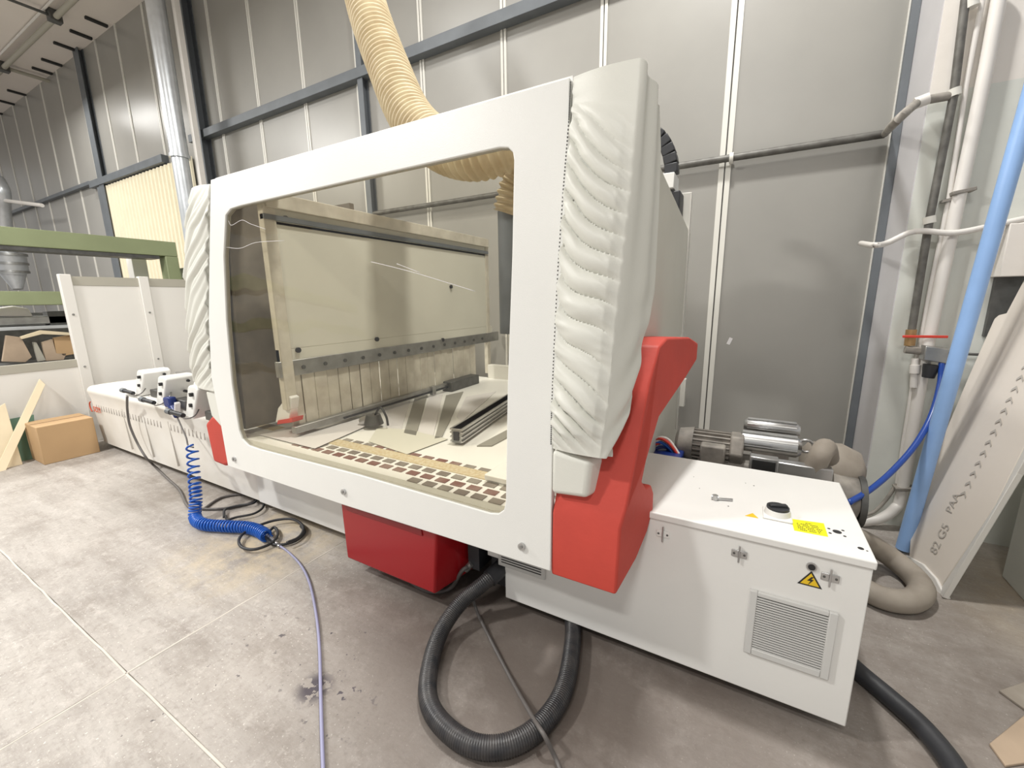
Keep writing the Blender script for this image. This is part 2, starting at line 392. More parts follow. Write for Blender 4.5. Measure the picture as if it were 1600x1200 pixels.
# steel posts and rails on the sheet wall
def rail(px1, py1, px2, py2, name, label, h=0.09, d=0.12, m='greysteel', xa=None, xb=None):
    a = at(px1, py1, 'y', YW); b = at(px2, py2, 'y', YW); z = (a.z + b.z) / 2
    xa = a.x if xa is None else xa; xb = b.x if xb is None else xb
    o = MB().box(min(xa, xb), max(xa, xb), YW - d, YW, z - h / 2, z + h / 2).build(name, M[m], bevel=0.004)
    tag(o, label, 'beam'); return o
postX = {}
def post(px, py, width, label, d=0.16, z0=0, z1=ZC, m='greysteel', name='steel_post'):
    a = at(px, py, 'y', YW - d)
    t = empty(name, (a.x, YW - d / 2, 0), label, 'post')
    # H-section: two flanges and a web
    MB().box(a.x - width / 2, a.x + width / 2, YW - d, YW - d + 0.012, z0, z1).build('flange', M[m], t)
    MB().box(a.x - width / 2, a.x + width / 2, YW - 0.012, YW, z0, z1).build('flange', M[m], t)
    MB().box(a.x - 0.006, a.x + 0.006, YW - d + 0.012, YW - 0.012, z0, z1).build('web', M[m], t)
    postX[px] = a.x
    return t
post(276, 0, 0.24, 'grey-blue steel post just right of the silver pipe, full wall height', d=0.16)
post(560, 100, 0.09, 'thin grey steel post behind the cream hose', d=0.10)
post(116, 75, 0.26, 'dark grey steel post at the left of the cream corrugated door', d=0.1)
xs = at(1434, 100, 'y', YM + 0.45)
t = empty('steel_post', (XM - 0.05, YM + 0.5, 0), 'narrow lavender-grey steel post beside the pale plaster pier', 'post')
MB().box(XM - 0.055, XM - 0.008, YM + 0.48, YM + 0.5, 0, ZC).build('flange', M['greysteel'], t)
MB().box(XM - 0.014, XM - 0.008, YM + 0.5, YW, 0, ZC).build('web', M['greysteel'], t)
zr = at(580, 115, 'y', YW).z
post_main = -8.9
rail(300, 222, 880, 2, 'wall_rail', 'long upper grey steel rail crossing behind the cream hose', 0.12, 0.12, xa=at(304, 222, 'y', YW).x + 0.05, xb=XM - 0.1)
rail(150, 292, 285, 240, 'wall_rail', 'grey steel rail above the cream corrugated door', 0.14, 0.12, xb=at(262, 240, 'y', YW).x)
rail(0, 338, 148, 292, 'wall_rail', 'thin grey steel rail at the far left end of the wall', 0.08, 0.1, xa=-24)

# cream corrugated door between posts
dl = at(165, 300, 'y', YW); dr = at(300, 300, 'y', YW); zt = at(225, 272, 'y', YW).z
t = empty('corrugated_door', (dl.x, YW - 0.05, 0), 'cream corrugated metal door beside the silver pipe, behind the green frame', 'door')
b = MB()
nw = 26; wdt = (dr.x + 0.25 - dl.x)
for i in range(nw):
    xa = dl.x + wdt * i / nw; q = wdt / nw
    b.add([(xa, YW - 0.03, 0), (xa + q * 0.3, YW - 0.03, 0), (xa + q * 0.45, YW - 0.065, 0), (xa + q * 0.85, YW - 0.065, 0), (xa + q, YW - 0.03, 0),
           (xa, YW - 0.03, zt), (xa + q * 0.3, YW - 0.03, zt), (xa + q * 0.45, YW - 0.065, zt), (xa + q * 0.85, YW - 0.065, zt), (xa + q, YW - 0.03, zt)],
          [(k, k + 1, k + 6, k + 5) for k in range(4)])
b.build('corrugated_sheet', M['doorc'], t)
MB().box(dl.x - 0.12, dl.x, YW - 0.1, YW, 0, zt).build('door_frame', M['greysteel'], t)

# silver vertical duct by the post
a = at(250, 0, 'y', YW - 0.65); b_ = at(287, 330, 'y', YW - 0.65)
dx = (a.x + b_.x) / 2; dy = YW - 0.65
t = empty('silver_duct', (dx, dy, 0), 'tall shiny galvanised pipe running up in front of the left steel post', 'duct')
MB().cyl((dx, dy, 0.0), (dx, dy, 3.9), 0.115, 24).build('lower_pipe', M['galv'], t, smooth='auto')
MB().cyl((dx, dy, 3.9), (dx, dy, ZC), 0.125, 24).build('upper_pipe', M['galv'], t, smooth='auto')
MB().cyl((dx, dy, 3.88), (dx, dy, 3.93), 0.14, 24).build('joint_ring', M['galv'], t, smooth='auto')
MB().box(dx - 0.03, dx + 0.03, dy + 0.1, YW, 3.1, 3.14).build('bracket', M['greysteel'], t)
o = MB().box(dx + 0.2, dx + 0.28, dy + 0.12, dy + 0.2, 0, ZC).build('cable_channel', M['whitepipe'], bevel=0.005)
tag(o, 'slim pale cable channel between the silver pipe and the post', 'trim')

# far left duct
t = empty('far_duct', (-15.5, 3.6, 0), 'silver duct with elbow and funnel at the left edge behind the green frame', 'duct')
q = [at(2, y, 'y', 3.6) for y in (290, 330, 352, 400)]
q2 = at(14, 400, 'y', 3.6); q3 = at(20, 440, 'y', 3.6)
MB().tube(spline([at(-6, 280, 'y', 3.6), at(3, 300, 'y', 3.6), at(4, 330, 'y', 3.6), at(10, 380, 'y', 3.6), q2], 6), 0.16, 16).build('elbow_pipe', M['galv'], t, smooth='auto')
MB().cyl(at(15, 395, 'y', 3.6), at(20, 425, 'y', 3.6), 0.3, 18).build('filter_body', M['galv'], t, smooth='auto')
MB().cyl(at(20, 425, 'y', 3.6), at(28, 452, 'y', 3.6), 0.27, 18, 0.1).build('funnel', M['galv'], t, smooth='auto')
for k in (398, 412, 425):
    a = at(16 + (k - 398) * 0.15, k, 'y', 3.6); MB().cyl(a - Vector((0, 0, 0.03)), a + Vector((0, 0, 0.03)), 0.32, 18).build('clamp_ring', M['alu'], t, smooth='auto')
MB().cyl(at(5, 313, 'y', 3.6), at(66, 321, 'y', 3.9), 0.045, 8).build('branch_pipe', M['whitepipe'], t, smooth='auto')

# ceiling pipes
def cp(px1, py1, px2, py2, z=ZC - 0.15): return at(px1, py1, 'z', z), at(px2, py2, 'z', z)
a, c = cp(0, 118, 113, 0)
yy = (a.y + c.y) / 2
t = empty('ceiling_pipe', (a.x, yy, ZC - 0.15), 'long grey conduit under the ceiling with its clamps, top left', 'conduit')
MB().cyl((-25, yy, ZC - 0.12), (-2, yy, ZC - 0.12), 0.045, 10).build('pipe', M['boardgrey'], t, smooth='auto')
MB().cyl((-25, yy - 0.12, ZC - 0.03), (-2, yy - 0.12, ZC - 0.03), 0.02, 8).build('cable', M['whitepipe'], t, smooth='auto')
for px, py in ((85, 28), (10, 108)):
    k = at(px, py, 'z', ZC - 0.12).x
    MB().box(k - 0.08, k + 0.08, yy - 0.09, yy + 0.09, ZC - 0.19, ZC).build('clamp', M['darksteel'], t, bevel=0.01)
k1 = at(85, 28, 'z', ZC - 0.12).x; k2 = at(10, 108, 'z', ZC - 0.12).x
o = MB().cyl((k1, yy, ZC - 0.1), (k1 - 0.2, yy - 3.5, ZC - 0.1), 0.025, 8).build('ceiling_branch_pipe', M['darksteel'], smooth='auto'); tag(o, 'thin dark conduit branching left from the nearer ceiling clamp', 'conduit')
o = MB().cyl((k2, yy, ZC - 0.1), (k2, YW, ZC - 0.1), 0.04, 8).build('ceiling_branch_pipe', M['boardgrey'], smooth='auto'); tag(o, 'thin grey conduit from the farther ceiling clamp across to the sheet wall', 'conduit')
bl = [(155, 36), (131, 56), (85, 99), (70, 112), (30, 146), (17, 162), (105, 74), (2, 178)]
names = ['nearest to the silver pipe', 'second from the silver pipe', 'just left of the dark post top', 'second left of the dark post top', 'third left of the dark post top', 'fourth left of the dark post top', 'right above the dark post top', 'at the left edge of the photo']
for (px, py), nm in zip(bl, names):
    p = at(px, py, 'z', ZC - 0.02)
    o = MB().box(p.x - 0.035, p.x + 0.035, p.y - 0.2, p.y + 0.12, ZC - 0.04, ZC).build('ceiling_bracket', M['ink'])
    tag(o, 'small black bar under the ceiling edge, ' + nm, 'bracket', 'black bars along the ceiling edge')

# ================================================================ CNC MACHINE
YC = 1.648
mc = empty('cnc_router', (-3, 2.5, 0), 'large white wood router with hooded gantry on a long bed', 'machine')
# bed casting with rounded front lip: profile in (y,z) swept along x
XL, XR = -6.42, -2.21
def bedprof(inset=0.0):
    pts = [(YC + 0.03, 0.07), (YC + 0.03, 0.10), (YC, 0.52), (YC + 0.0, 0.58)]
    for k in range(9):      # bulging rounded lip
        a = math.radians(200 - k * 14); pts.append((YC + 0.035 + 0.055 * math.cos(a), 0.675 + 0.055 * math.sin(a)))
    pts += [(YC + 0.12, 0.735), (YC + 2.3, 0.735), (YC + 2.3, 0.07)]
    return pts
b = MB(); pr = bedprof(); xs_ = [XL, XL + 0.03, XL + 0.08, XL + 0.16, -5, -4, -3.2]
rings = []
for i, xx in enumerate(xs_):
    sh = (0.09, 0.035, 0.012, 0, 0, 0, 0)[i]
    rings.append([(xx, y + sh * (1 if y < YC + 1 else -1), z - (sh * 0.7 if z > 0.6 else 0)) for y, z in pr])
n = len(pr)
vs = [v for r in rings for v in r]
b.add(vs, [(i * n + j, i * n + (j + 1) % n, (i + 1) * n + (j + 1) % n, (i + 1) * n + j) for i in range(len(rings) - 1) for j in range(n)] + [tuple(range(n)), tuple(range(len(rings) * n - 1, (len(rings) - 1) * n - 1, -1))])
b.build('bed_cover', M['base'], mc, smooth='auto', angle=50)
# lower skirt panels under the hood
MB().box(-3.195, XR, YC, YC + 0.3, 0.085, 0.655).build('skirt_panel', M['white'], mc, bevel=0.006)
MB().box(-3.25, -1.12, YC + 0.22, 4.05, 0.16, 0.66).build('bed_frame', M['darksteel'], mc)
for k, xx in enumerate((-6.1, -5.0, -3.9, -2.6)):
    MB().box(xx - 0.08, xx + 0.08, YC + 0.5, YC + 0.66, 0, 0.09).build('foot', M['darksteel'], mc)
# vertical panel gaps in the bed front
for px in (201, 232, 268):
    a = at(px, 690, 'y', YC)
    MB().hexa([(a.x - 0.0018, YC + 0.012, 0.12), (a.x + 0.0018, YC + 0.012, 0.12), (a.x + 0.0018, YC + 0.03, 0.12), (a.x - 0.0018, YC + 0.03, 0.12),
               (a.x - 0.0018, YC - 0.003, 0.56), (a.x + 0.0018, YC - 0.003, 0.56), (a.x + 0.0018, YC + 0.02, 0.56), (a.x - 0.0018, YC + 0.02, 0.56)]).build('panel_gap', M['gapline'], mc)
# row of slanted slots along the bed
b = MB()
A = at(150, 636, 'y', YC - 0.002); B = at(318, 682, 'y', YC - 0.002)
NT = 36
zt_ = [0.575 - 0.0 * i for i in range(NT)]
for i in range(NT):
    x = A.x + (B.x - A.x) * i / (NT - 1); z = A.z + (B.z - A.z) * i / (NT - 1)
    if -4.62 < x < -4.50: continue
    b.prism([(x, YC - 0.002, z - 0.03), (x + 0.012, YC - 0.002, z - 0.03), (x + 0.022, YC - 0.002, z + 0.03), (x + 0.012, YC - 0.002, z + 0.03)], (0, 0.012, 0))
o = b.build('vent_slots', M['fadedink'], mc); tag(o, 'row of small slanted grey marks', kind='stuff')
# red lettering at the bed's left end
p = at(147, 638, 'y', YC - 0.004)
text('lettering', 'scm', 0.13, M['redink'], (p.x - 0.02, YC - 0.006, p.z - 0.035), (1, 0, 0), (0, 0, 1), mc, 0.001)
pts = [(p.x - 0.06 - 0.045 * math.sin(math.radians(a)), YC - 0.006, p.z + 0.012 + 0.055 * math.cos(math.radians(a))) for a in range(5, 176, 15)]
MB().tube(pts, 0.007, 6).build('emblem_arc', M['redink'], mc, smooth=True)
p = at(209, 632, 'y', YC - 0.004)
MB().box(p.x - 0.05, p.x + 0.03, YC - 0.006, YC + 0.01, p.z - 0.02, p.z + 0.025).build('red_lamp', M['redpaint'], mc, bevel=0.008)

# ---- hood front panel with window (leaning slightly back)
PN = Vector((0, 1, -0.084)).normalized()
PP0 = Vector((0, 1.42, 0.48))
def onp(px, py, off=0.0):     # off > 0: towards the wall
    return pl(px, py, PP0 + PN * off, PN)
outer = [(329, 281), (890, 120), (889, 240), (884, 330), (874, 520), (863, 700), (860, 893), (700, 841), (530, 787), (356, 728), (345, 665), (330, 590), (326, 500), (327, 400)]
innerc = [(352, 336), (360, 326), (376, 321), (560, 279), (780, 230), (793, 230), (801, 237), (803, 250), (800, 400), (793, 600), (790, 785), (787, 797), (778, 803), (765, 802), (560, 742), (405, 702), (388, 696), (378, 686), (373, 672), (362, 600), (353, 500), (349, 400)]
def in2d(P): return Vector((P.x, (P - PP0).dot(Vector((0, 0.084, 1)).normalized())))
def from2d(q, off): 
    u = Vector((0, 0.084, 1)).normalized()
    return Vector((q.x, PP0.y, PP0.z)) + u * q.y + PN * off
O2 = [in2d(onp(*q)) for q in outer]; I2 = [in2d(onp(*q)) for q in innerc]
ctr = Vector((-1.8, 0.9))
def cast(poly, ang):
    d = Vector((math.cos(ang), math.sin(ang))); best = None
    for i in range(len(poly)):
        a = poly[i] - ctr; e = poly[(i + 1) % len(poly)] - poly[i]
        den = d.x * e.y - d.y * e.x
        if abs(den) < 1e-9: continue
        t = (a.x * e.y - a.y * e.x) / den; s_ = (a.x * d.y - a.y * d.x) / den
        if t > 0 and -1e-6 <= s_ <= 1 + 1e-6 and (best is None or t < best): best = t
    return ctr + d * best
angs = sorted([math.atan2((q - ctr).y, (q - ctr).x) for q in O2 + I2] + [math.radians(k) for k in range(-180, 180, 5)])
oo = [cast(O2, a) for a in angs]; ii = [cast(I2, a) for a in angs]
def ringmesh(ol, il, o0, o1):
    b = MB(); n = len(ol)
    vs = [from2d(q, o0) for q in ol] + [from2d(q, o0) for q in il] + [from2d(q, o1) for q in ol] + [from2d(q, o1) for q in il]
    fs = []
    for i in range(n):
        j = (i + 1) % n
        fs += [(i, j, n + j, n + i), (2 * n + i, 3 * n + i, 3 * n + j, 2 * n + j), (i, 2 * n + i, 2 * n + j, j), (n + i, n + j, 3 * n + j, 3 * n + i)]
    return b.add(vs, fs)
hood = ringmesh(oo, ii, 0.0, 0.035).build('hood_panel', M['panel'], mc, bevel=0.006, seg=3)
def scale2(l, s): return [ctr + (q - ctr) * s for q in l]
gk = ringmesh(scale2(ii, 1.003), scale2(ii, 0.9985), 0.010, 0.03).build('window_gasket', M['boardgrey'], hood)
gp = scale2(ii, 1.004); b = MB()
b.prism([from2d(q, 0.018) for q in gp], PN * 0.006)
win = b.build('window', M['glass'], hood); win['label'] = 'smoky see-through plastic window'
# return flanges of the hood (top and sides), a shallow box
b = MB()
tl, tr_, br_, bl_ = O2[0], O2[1], O2[6], O2[9]
def strip2(q1, q2, d0, d1, th=0.02):
    dirn = (q2 - q1).normalized(); nn = Vector((-dirn.y, dirn.x)) * (-th)
    b.hexa([from2d(q1, d0), from2d(q2, d0), from2d(q2, d1), from2d(q1, d1), from2d(q1 + nn, d0), from2d(q2 + nn, d0), from2d(q2 + nn, d1), from2d(q1 + nn, d1)])
strip2(tr_, tl, 0.03, 0.14); strip2(br_, tr_, 0.03, 0.12)
b.build('hood_flange', M['white'], mc)
# screws on the panel
for px, py, r in ((816, 853, 0.016), (538, 768, 0.016), (367, 717, 0.016)):
    c = onp(px, py)
    MB().cyl(c + PN * 0.002, c - PN * 0.012, r, 16).build('fixing_screw', M['steel'], hood, smooth='auto')
    s_ = MB().cyl(c - PN * 0.0121, c - PN * 0.016, r * 0.5, 6).build('screw_head', M['alu'], hood)
# pale threads painting the glints along creases in the clear window
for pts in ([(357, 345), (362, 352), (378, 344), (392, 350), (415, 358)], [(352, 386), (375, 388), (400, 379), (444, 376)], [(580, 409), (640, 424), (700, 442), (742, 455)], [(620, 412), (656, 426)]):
    MB().tube(spline([onp(px, py, 0.014) for px, py in pts], 6), 0.0016, 5).build('crease_glint', M['paper'], hood, smooth=True)

# ---- pleated vinyl covers each side of the hood
def folds(u, v, amp, ph=0.0, sgn=1):
    # long drooping folds running from the seam down and outwards
    s = v * 16.5 - sgn * (u ** 0.75) * 2.4 + 1.1 * noise.noise(Vector((u * 1.1, v * 2.6, ph))) 
    k = abs(math.sin(math.pi * s)) ** 0.62
    s2 = v * 41 - sgn * u * 5 + 1.8 * noise.noise(Vector((u * 2, v * 6, ph + 5)))
    f = k + 0.10 * math.sin(2 * math.pi * s2) * (abs(2 * u - 1) ** 1.5)
    mod = 0.30 + 1.0 * (0.5 + 0.5 * noise.noise(Vector((3.1, v * 5, ph + 9))))
    fade = min(1, max(0, (v - 0.10) / 0.15)) * min(1, max(0, (1.0 - v) / 0.08))
    return amp * f * mod * fade * (0.35 + 0.65 * math.sin(math.pi * min(1, u * 0.8 + 0.15)))
# right cover: left seam, front corner, back edge down the height
SX = 0.35
def sideplane(px, py, x0, y0=1.50): return pl(px, py, (x0, y0, 1), (1, -SX, 0))
lt = [(892, 122), (889, 190), (880, 300), (872, 420), (866, 540), (862, 640), (861, 700)]
ctp = [(1000, 90), (992, 200), (985, 300), (972, 420), (960, 530), (950, 640), (937, 716)]
bkp = [(1029, 166), (1031, 230), (1028, 330), (1022, 460), (1003, 545), (990, 620), (952, 712)]
def lerpl(L, v):
    k = v * (len(L) - 1); i = min(int(k), len(L) - 2); return L[i].lerp(L[i + 1], k - i)
Lf = [onp(*q, -0.004) for q in lt]; Cf = [onp(*q, -0.03) for q in ctp]
Cx = sum(c.x for c in Cf) / len(Cf)
Bk = []
for q, c in zip(bkp, Cf): Bk.append(pl(q[0], q[1], c, (1, -SX, 0)))
def cover(u, v):
    l = lerpl(Lf, v); c = lerpl(Cf, v); k = lerpl(Bk, v)
    if u <= 0.5:
        t = u / 0.5
        if t < 0.04: p = l.lerp(c, t); return p - PN * (0.03 * (t / 0.04) - 0.03)
        p = l.lerp(c, t) - PN * (0.012 * math.sin(math.pi * t))
        d = folds(t, v, 0.047, 1.0)
        e = (min(1, (1 - t) * 6) * 0.75 + 0.25) * (1 - t * max(0, 1 - v / 0.5)) * (1 - max(0, v - 0.82) * 3.5 * t)
        return p - PN * d * e + Vector((0.006 * math.sin(v * 90) * (1 - t) ** 4, 0, 0))
    t = (u - 0.5) / 0.5
    p = c.lerp(k, t)
    sag = 0.016 * math.sin(2 * math.pi * (v * 7 + t * 1.2 + 0.4 * noise.noise(Vector((v * 4, t, 3))))) * max(0, (v - 0.45)) * 1.8 * t
    vert = 0.010 * math.sin(t * 13 + v) * max(0, 1 - v * 1.4)
    return p + Vector((1, -SX, 0)).normalized() * (0.016 * math.sin(math.pi * t) + vert + sag) 
b = MB(); NU, NV = 110, 300
b.grid(cover, NU, NV)
# back and inner return so the cushion is solid
k = len(b.v)
for j in range(NV):
    v = j / (NV - 1); l = lerpl(Lf, v); kk = lerpl(Bk, v)
    b.v.append(tuple(Vector((l.x, kk.y, kk.z)))); b.v.append(tuple(Vector(cover(1, v)))); 
for j in range(NV - 1):
    b.f.append((k + 2 * j, k + 2 * j + 1, k + 2 * j + 3, k + 2 * j + 2))
    b.f.append((j * NU, k + 2 * j, k + 2 * j + 2, (j + 1) * NU))
for j in (0, NV - 1):
    b.f.append(tuple([j * NU + i for i in range(NU)] + [k + 2 * j + 1, k + 2 * j]))
o = b.build('pleated_cover', M['vinyl'], mc, smooth='auto', angle=38); o['label'] = 'wide right-hand cover with long drooping folds'
# stitched seam between hood and cover
b = MB()
for i in range(110):
    v = 0.02 + 0.96 * i / 109; p = lerpl(Lf, v) + Vector((0.002, 0, 0))
    b.obox(p - PN * 0.006, Vector((0.0018, 0, 0)), Vector((0, 0.002, 0)), Vector((0, 0, 0.003)))
o = b.build('seam_stitches', M['darksteel'], mc); tag(o, kind='stuff')
# white foam block below the right cover
b = MB()
q = [(861, 702), (922, 722), (917, 780), (860, 772)]
fr_ = [onp(px, py, -0.012) for px, py in q]
b.prism(fr_, Vector((0.06, 0.19, 0)))
b.build('foam_block', M['vinyl'], mc, bevel=0.02, seg=4)
# left cover
Ll = [onp(*q, 0.02) for q in [(329, 288), (327, 360), (326, 440), (327, 520), (331, 570), (336, 612)]]
Cl = [onp(*q, 0.12) for q in [(303, 298), (298, 360), (296, 440), (300, 510), (305, 570), (309, 602)]]
def coverl(u, v):
    l = lerpl(Ll, v); c = lerpl(Cl, v)
    if u < 0.7:
        t = u / 0.7; p = l.lerp(c, t) - PN * 0.03 * math.sin(math.pi * t * 0.9)
        s = v * 9 - t * 2.3 + 0.3 * noise.noise(Vector((t * 2, v * 6, 7)))
        kf = (0.5 + 0.5 * math.sin(2 * math.pi * s)) ** 1.3 + 0.25 * math.sin(2 * math.pi * s * 2.6)
        return p - PN * 0.02 * kf * min(1, v * 8) * min(1, (1 - v) * 6) + Vector((-0.012 * kf * t, 0, 0))
    t = (u - 0.7) / 0.3
    return coverl(0.6999, v).lerp(c + Vector((0.0, 0.25, 0)), t)
b = MB(); b.grid(coverl, 60, 220)
o = b.build('pleated_cover', M['vinyl'], mc, smooth='auto', angle=60, solid=0.01); o['label'] = 'narrow left-hand cover with slanting folds'
b = MB(); fr_ = [onp(px, py, 0.03) for px, py in ((321, 612), (338, 608), (346, 668), (330, 650))]
b.prism(fr_, Vector((0, 0.2, 0))); b.build('foam_block', M['vinyl'], mc, bevel=0.012, seg=3)

# ---- red bumpers
RP0 = (-0.36, 1.42, 1)
def rp(px, py):
    k = min(1, max(0, (py - 590) / 150)); return pl(px, py, RP0, (1, -(0.15 + 0.20 * k), 0))
prof = [(962, 931), (969, 827), (978, 798), (997, 705), (1015, 600), (1031, 541), (1043, 528), (1078, 527), (1091, 536), (1089, 562), (1072, 590), (1030, 652), (1010, 720), (1004, 752), (1010, 762), (1018, 757), (1022, 770), (1021, 795), (1012, 830), (995, 872)]
pts = [rp(*q) for q in prof]
b = MB()
n = len(pts); vs = []; NLAY = 2
back = []
for i, p in enumerate(pts):
    back.append(Vector((-0.63, p.y + 0.0, p.z)))
b.add(pts + back, [tuple(range(n)), tuple(range(2 * n - 1, n - 1, -1))] + [(i, i + n, (i + 1) % n + n, (i + 1) % n) for i in range(n)])
bump_r = b.build('red_bumper', M['redvinyl'], mc, bevel=0.009, seg=3); bump_r['label'] = 'tall red padded bumper at the right with a slanting arm'
# pad in front of the arm foot: shape of the wide lower box
b = MB()
q = [onp(*c, -0.01) for c in ((862, 790), (905, 782), (976, 800), (965, 930), (862, 890))]
# left small red bumper
q = [at(*c, 'y', YC - 0.16) for c in ((320, 662), (330, 650), (348, 655), (353, 672), (360, 726), (350, 729), (333, 722))]
MB().prism(q, (0.0, 0.17, 0)).build('red_bumper', M['redvinyl'], mc, bevel=0.025, seg=4)['label'] = 'small red padded bumper at the left end of the hood'

# ---- red collection box under the panel
YB = 1.46
b = MB()
fA = [at(530, 770, 'y', YB), at(537, 859, 'y', YB), at(676, 917, 'y', YB + 0.0), at(690, 825, 'y', YB)]
xa, xb = fA[0].x, -1.30
b.hexa([(xa + 0.01, YB, 0.10), (xb + 0.0, YB, 0.10), (xb + 0.09, YB + 0.26, 0.13), (xa + 0.03, YB + 0.26, 0.13),
        (xa, YB, 0.56), (xb + 0.04, YB, 0.56), (xb + 0.12, YB + 0.26, 0.56), (xa, YB + 0.26, 0.56)])
rb = b.build('collection_box', M['redplastic'], mc, bevel=0.012, seg=3); rb['label'] = 'glossy dark red box hanging below the window'
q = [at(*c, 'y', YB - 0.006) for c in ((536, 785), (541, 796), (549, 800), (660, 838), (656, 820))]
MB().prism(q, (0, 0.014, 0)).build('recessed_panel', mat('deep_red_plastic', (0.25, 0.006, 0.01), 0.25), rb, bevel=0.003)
MB().box(-1.20, -1.13, YC - 0.02, YC + 0.2, 0.19, 0.55).build('inner_bracket', M['black'], mc)

# ---- gantry side plate at the right, and parts behind it
MB().hexa([(-0.47, 1.72, 0.78), (-0.42, 1.72, 0.78), (-0.42, 3.45, 0.35), (-0.47, 3.45, 0.35),
           (-0.47, 1.72, 2.26), (-0.42, 1.72, 2.26), (-0.42, 3.45, 2.05), (-0.47, 3.45, 2.05)]).build('gantry_side_plate', M['cream'], mc, bevel=0.006)
p = at(1047, 288, 'y', 3.2)
MB().box(p.x - 0.12, p.x + 0.04, 3.1, 3.3, p.z - 0.045, p.z + 0.05).build('chain_bracket', M['white'], mc, bevel=0.004)
MB().box(p.x - 0.06, p.x + 0.08, 3.12, 3.3, p.z - 0.28, p.z - 0.06).build('motor_box', M['black'], mc, bevel=0.01)
p = at(1067, 330, 'y', 3.3)
MB().box(p.x - 0.03, p.x + 0.05, 3.3, 3.36, 0.6, p.z + 0.12).build('edge_rail', M['seam'], mc, bevel=0.004)
# energy chain: arc of links
ch = bpy.data.objects.new('energy_chain', None); COL.objects.link(ch); ch.parent = mc; ch.matrix_parent_inverse = mc.matrix_world.inverted()
bpy.context.view_layer.update()
pth = [at(*q, 'y', 3.2) for q in ((985, 200), (1010, 203), (1034, 217), (1046, 240), (1050, 262), (1049, 284))]
pp = resample(spline(pth, 8), 0.062)
for i in range(len(pp) - 1):
    a, c = pp[i], pp[i + 1]; d = (c - a) * 0.5; nn = Vector((d.z, 0, -d.x)).normalized() * 0.042
    MB().obox((a + c) / 2, d * 0.96, Vector((0, 0.05, 0)), nn).build('chain_link', M['black'], ch, bevel=0.006)

# ---- inside of the hood
# far side wall of the hood, running toward the sheet wall
XI = -2.62
MB().box(XI - 0.03, XI, 1.66, 4.12, 1.30, 2.10).build('inner_cover_plate', M['cream'], mc, bevel=0.004)
MB().box(XI - 0.02, XI + 0.03, 1.62, 4.12, 2.17, 2.26).build('top_rail', M['strip'], mc, bevel=0.004)
MB().box(XI - 0.03, XI + 0.0, 1.64, 4.12, 2.08, 2.20).build('top_band', M['cream'], mc)
MB().box(XI - 0.02, XI + 0.02, 1.60, 4.12, 2.10, 2.13).build('top_groove', M['greysteel'], mc)
MB().box(XI - 0.04, XI + 0.015, 1.60, 1.68, 0.9, 2.26).build('cover_upright', M['strip'], mc, bevel=0.005)
MB().box(XI - 0.04, XI + 0.01, 4.08, 4.14, 0.75, 2.2).build('cover_upright', M['strip'], mc, bevel=0.005)
MB().box(XI - 0.03, XI + 0.012, 1.58, 4.32, 1.12, 1.225).build('guide_rail', M['alu'], mc, bevel=0.004)
MB().box(XI - 0.035, XI + 0.0, 1.6, 4.2, 1.225, 1.30).build('lower_band', M['cream'], mc)
for k in range(14):
    y = 1.75 + k * 0.17
    MB().cyl((XI + 0.010, y, 1.17), (XI + 0.02, y, 1.17), 0.014, 8).build('rail_screw', M['darksteel'], mc)
for px, py in ((445, 342), (588, 530), (691, 531), (465, 547), (704, 448)):
    p = at(px, py, 'x', XI + 0.002); MB().cyl(p, p + Vector((0.015, 0, 0)), 0.018, 10).build('knob', M['black'], mc, smooth='auto')
# strip curtain
NS = 22
for k in range(NS):
    y0 = 1.64 + k * (2.2 / NS); y1 = y0 + 2.2 / NS - 0.006; jig = rnd.uniform(-0.006, 0.006)
    zb = 0.775 + rnd.uniform(-0.008, 0.008)
    MB().box(XI - 0.012 + jig, XI - 0.004 + jig, y0, y1, zb, 1.13).build('curtain_strip', M['strip'], mc, bevel=0.002)
# clamping beam beneath (aluminium)
MB().box(XI - 0.0, XI + 0.05, 1.62, 3.75, 0.735, 0.785).build('lower_rail', M['alu'], mc, bevel=0.005)
MB().box(XI + 0.012, XI + 0.06, 2.0, 3.7, 0.745, 0.757).build('lower_rail_groove', M['black'], mc)
# lining at the left end of the hood, seen through the window
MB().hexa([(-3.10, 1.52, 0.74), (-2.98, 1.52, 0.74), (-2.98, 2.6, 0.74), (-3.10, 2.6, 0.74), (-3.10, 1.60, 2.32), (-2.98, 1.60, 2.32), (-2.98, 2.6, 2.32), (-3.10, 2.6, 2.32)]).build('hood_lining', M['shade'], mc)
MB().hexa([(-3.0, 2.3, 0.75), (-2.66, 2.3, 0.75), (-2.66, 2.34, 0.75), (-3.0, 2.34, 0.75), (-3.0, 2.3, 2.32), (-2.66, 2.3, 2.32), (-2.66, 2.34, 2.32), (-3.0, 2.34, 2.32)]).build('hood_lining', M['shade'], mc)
p = at(438, 650, 'z', 0.82)
# white end housing standing behind the paper
q = [at(*c, 'y', 1.62) for c in ((430, 660), (434, 638), (449, 618), (455, 622), (452, 660))]
MB().prism(q, (0, 0.06, 0)).build('stop_housing', M['white'], mc, bevel=0.006)
q = [at(*c, 'y', 1.61) for c in ((433, 663), (434, 657), (457, 653), (456, 660))]
MB().prism(q, (0, 0.08, 0)).build('stop_foot', M['redpaint'], mc)
# table inside
MB().box(-3.2, -0.68, 1.47, 4.1, 0.66, 0.70).build('table_top', M['white'], mc)
MB().box(-3.2, -0.70, 1.66, 1.745, 0.70, 0.704).build('sawdust_layer', M['sawdust'], mc)
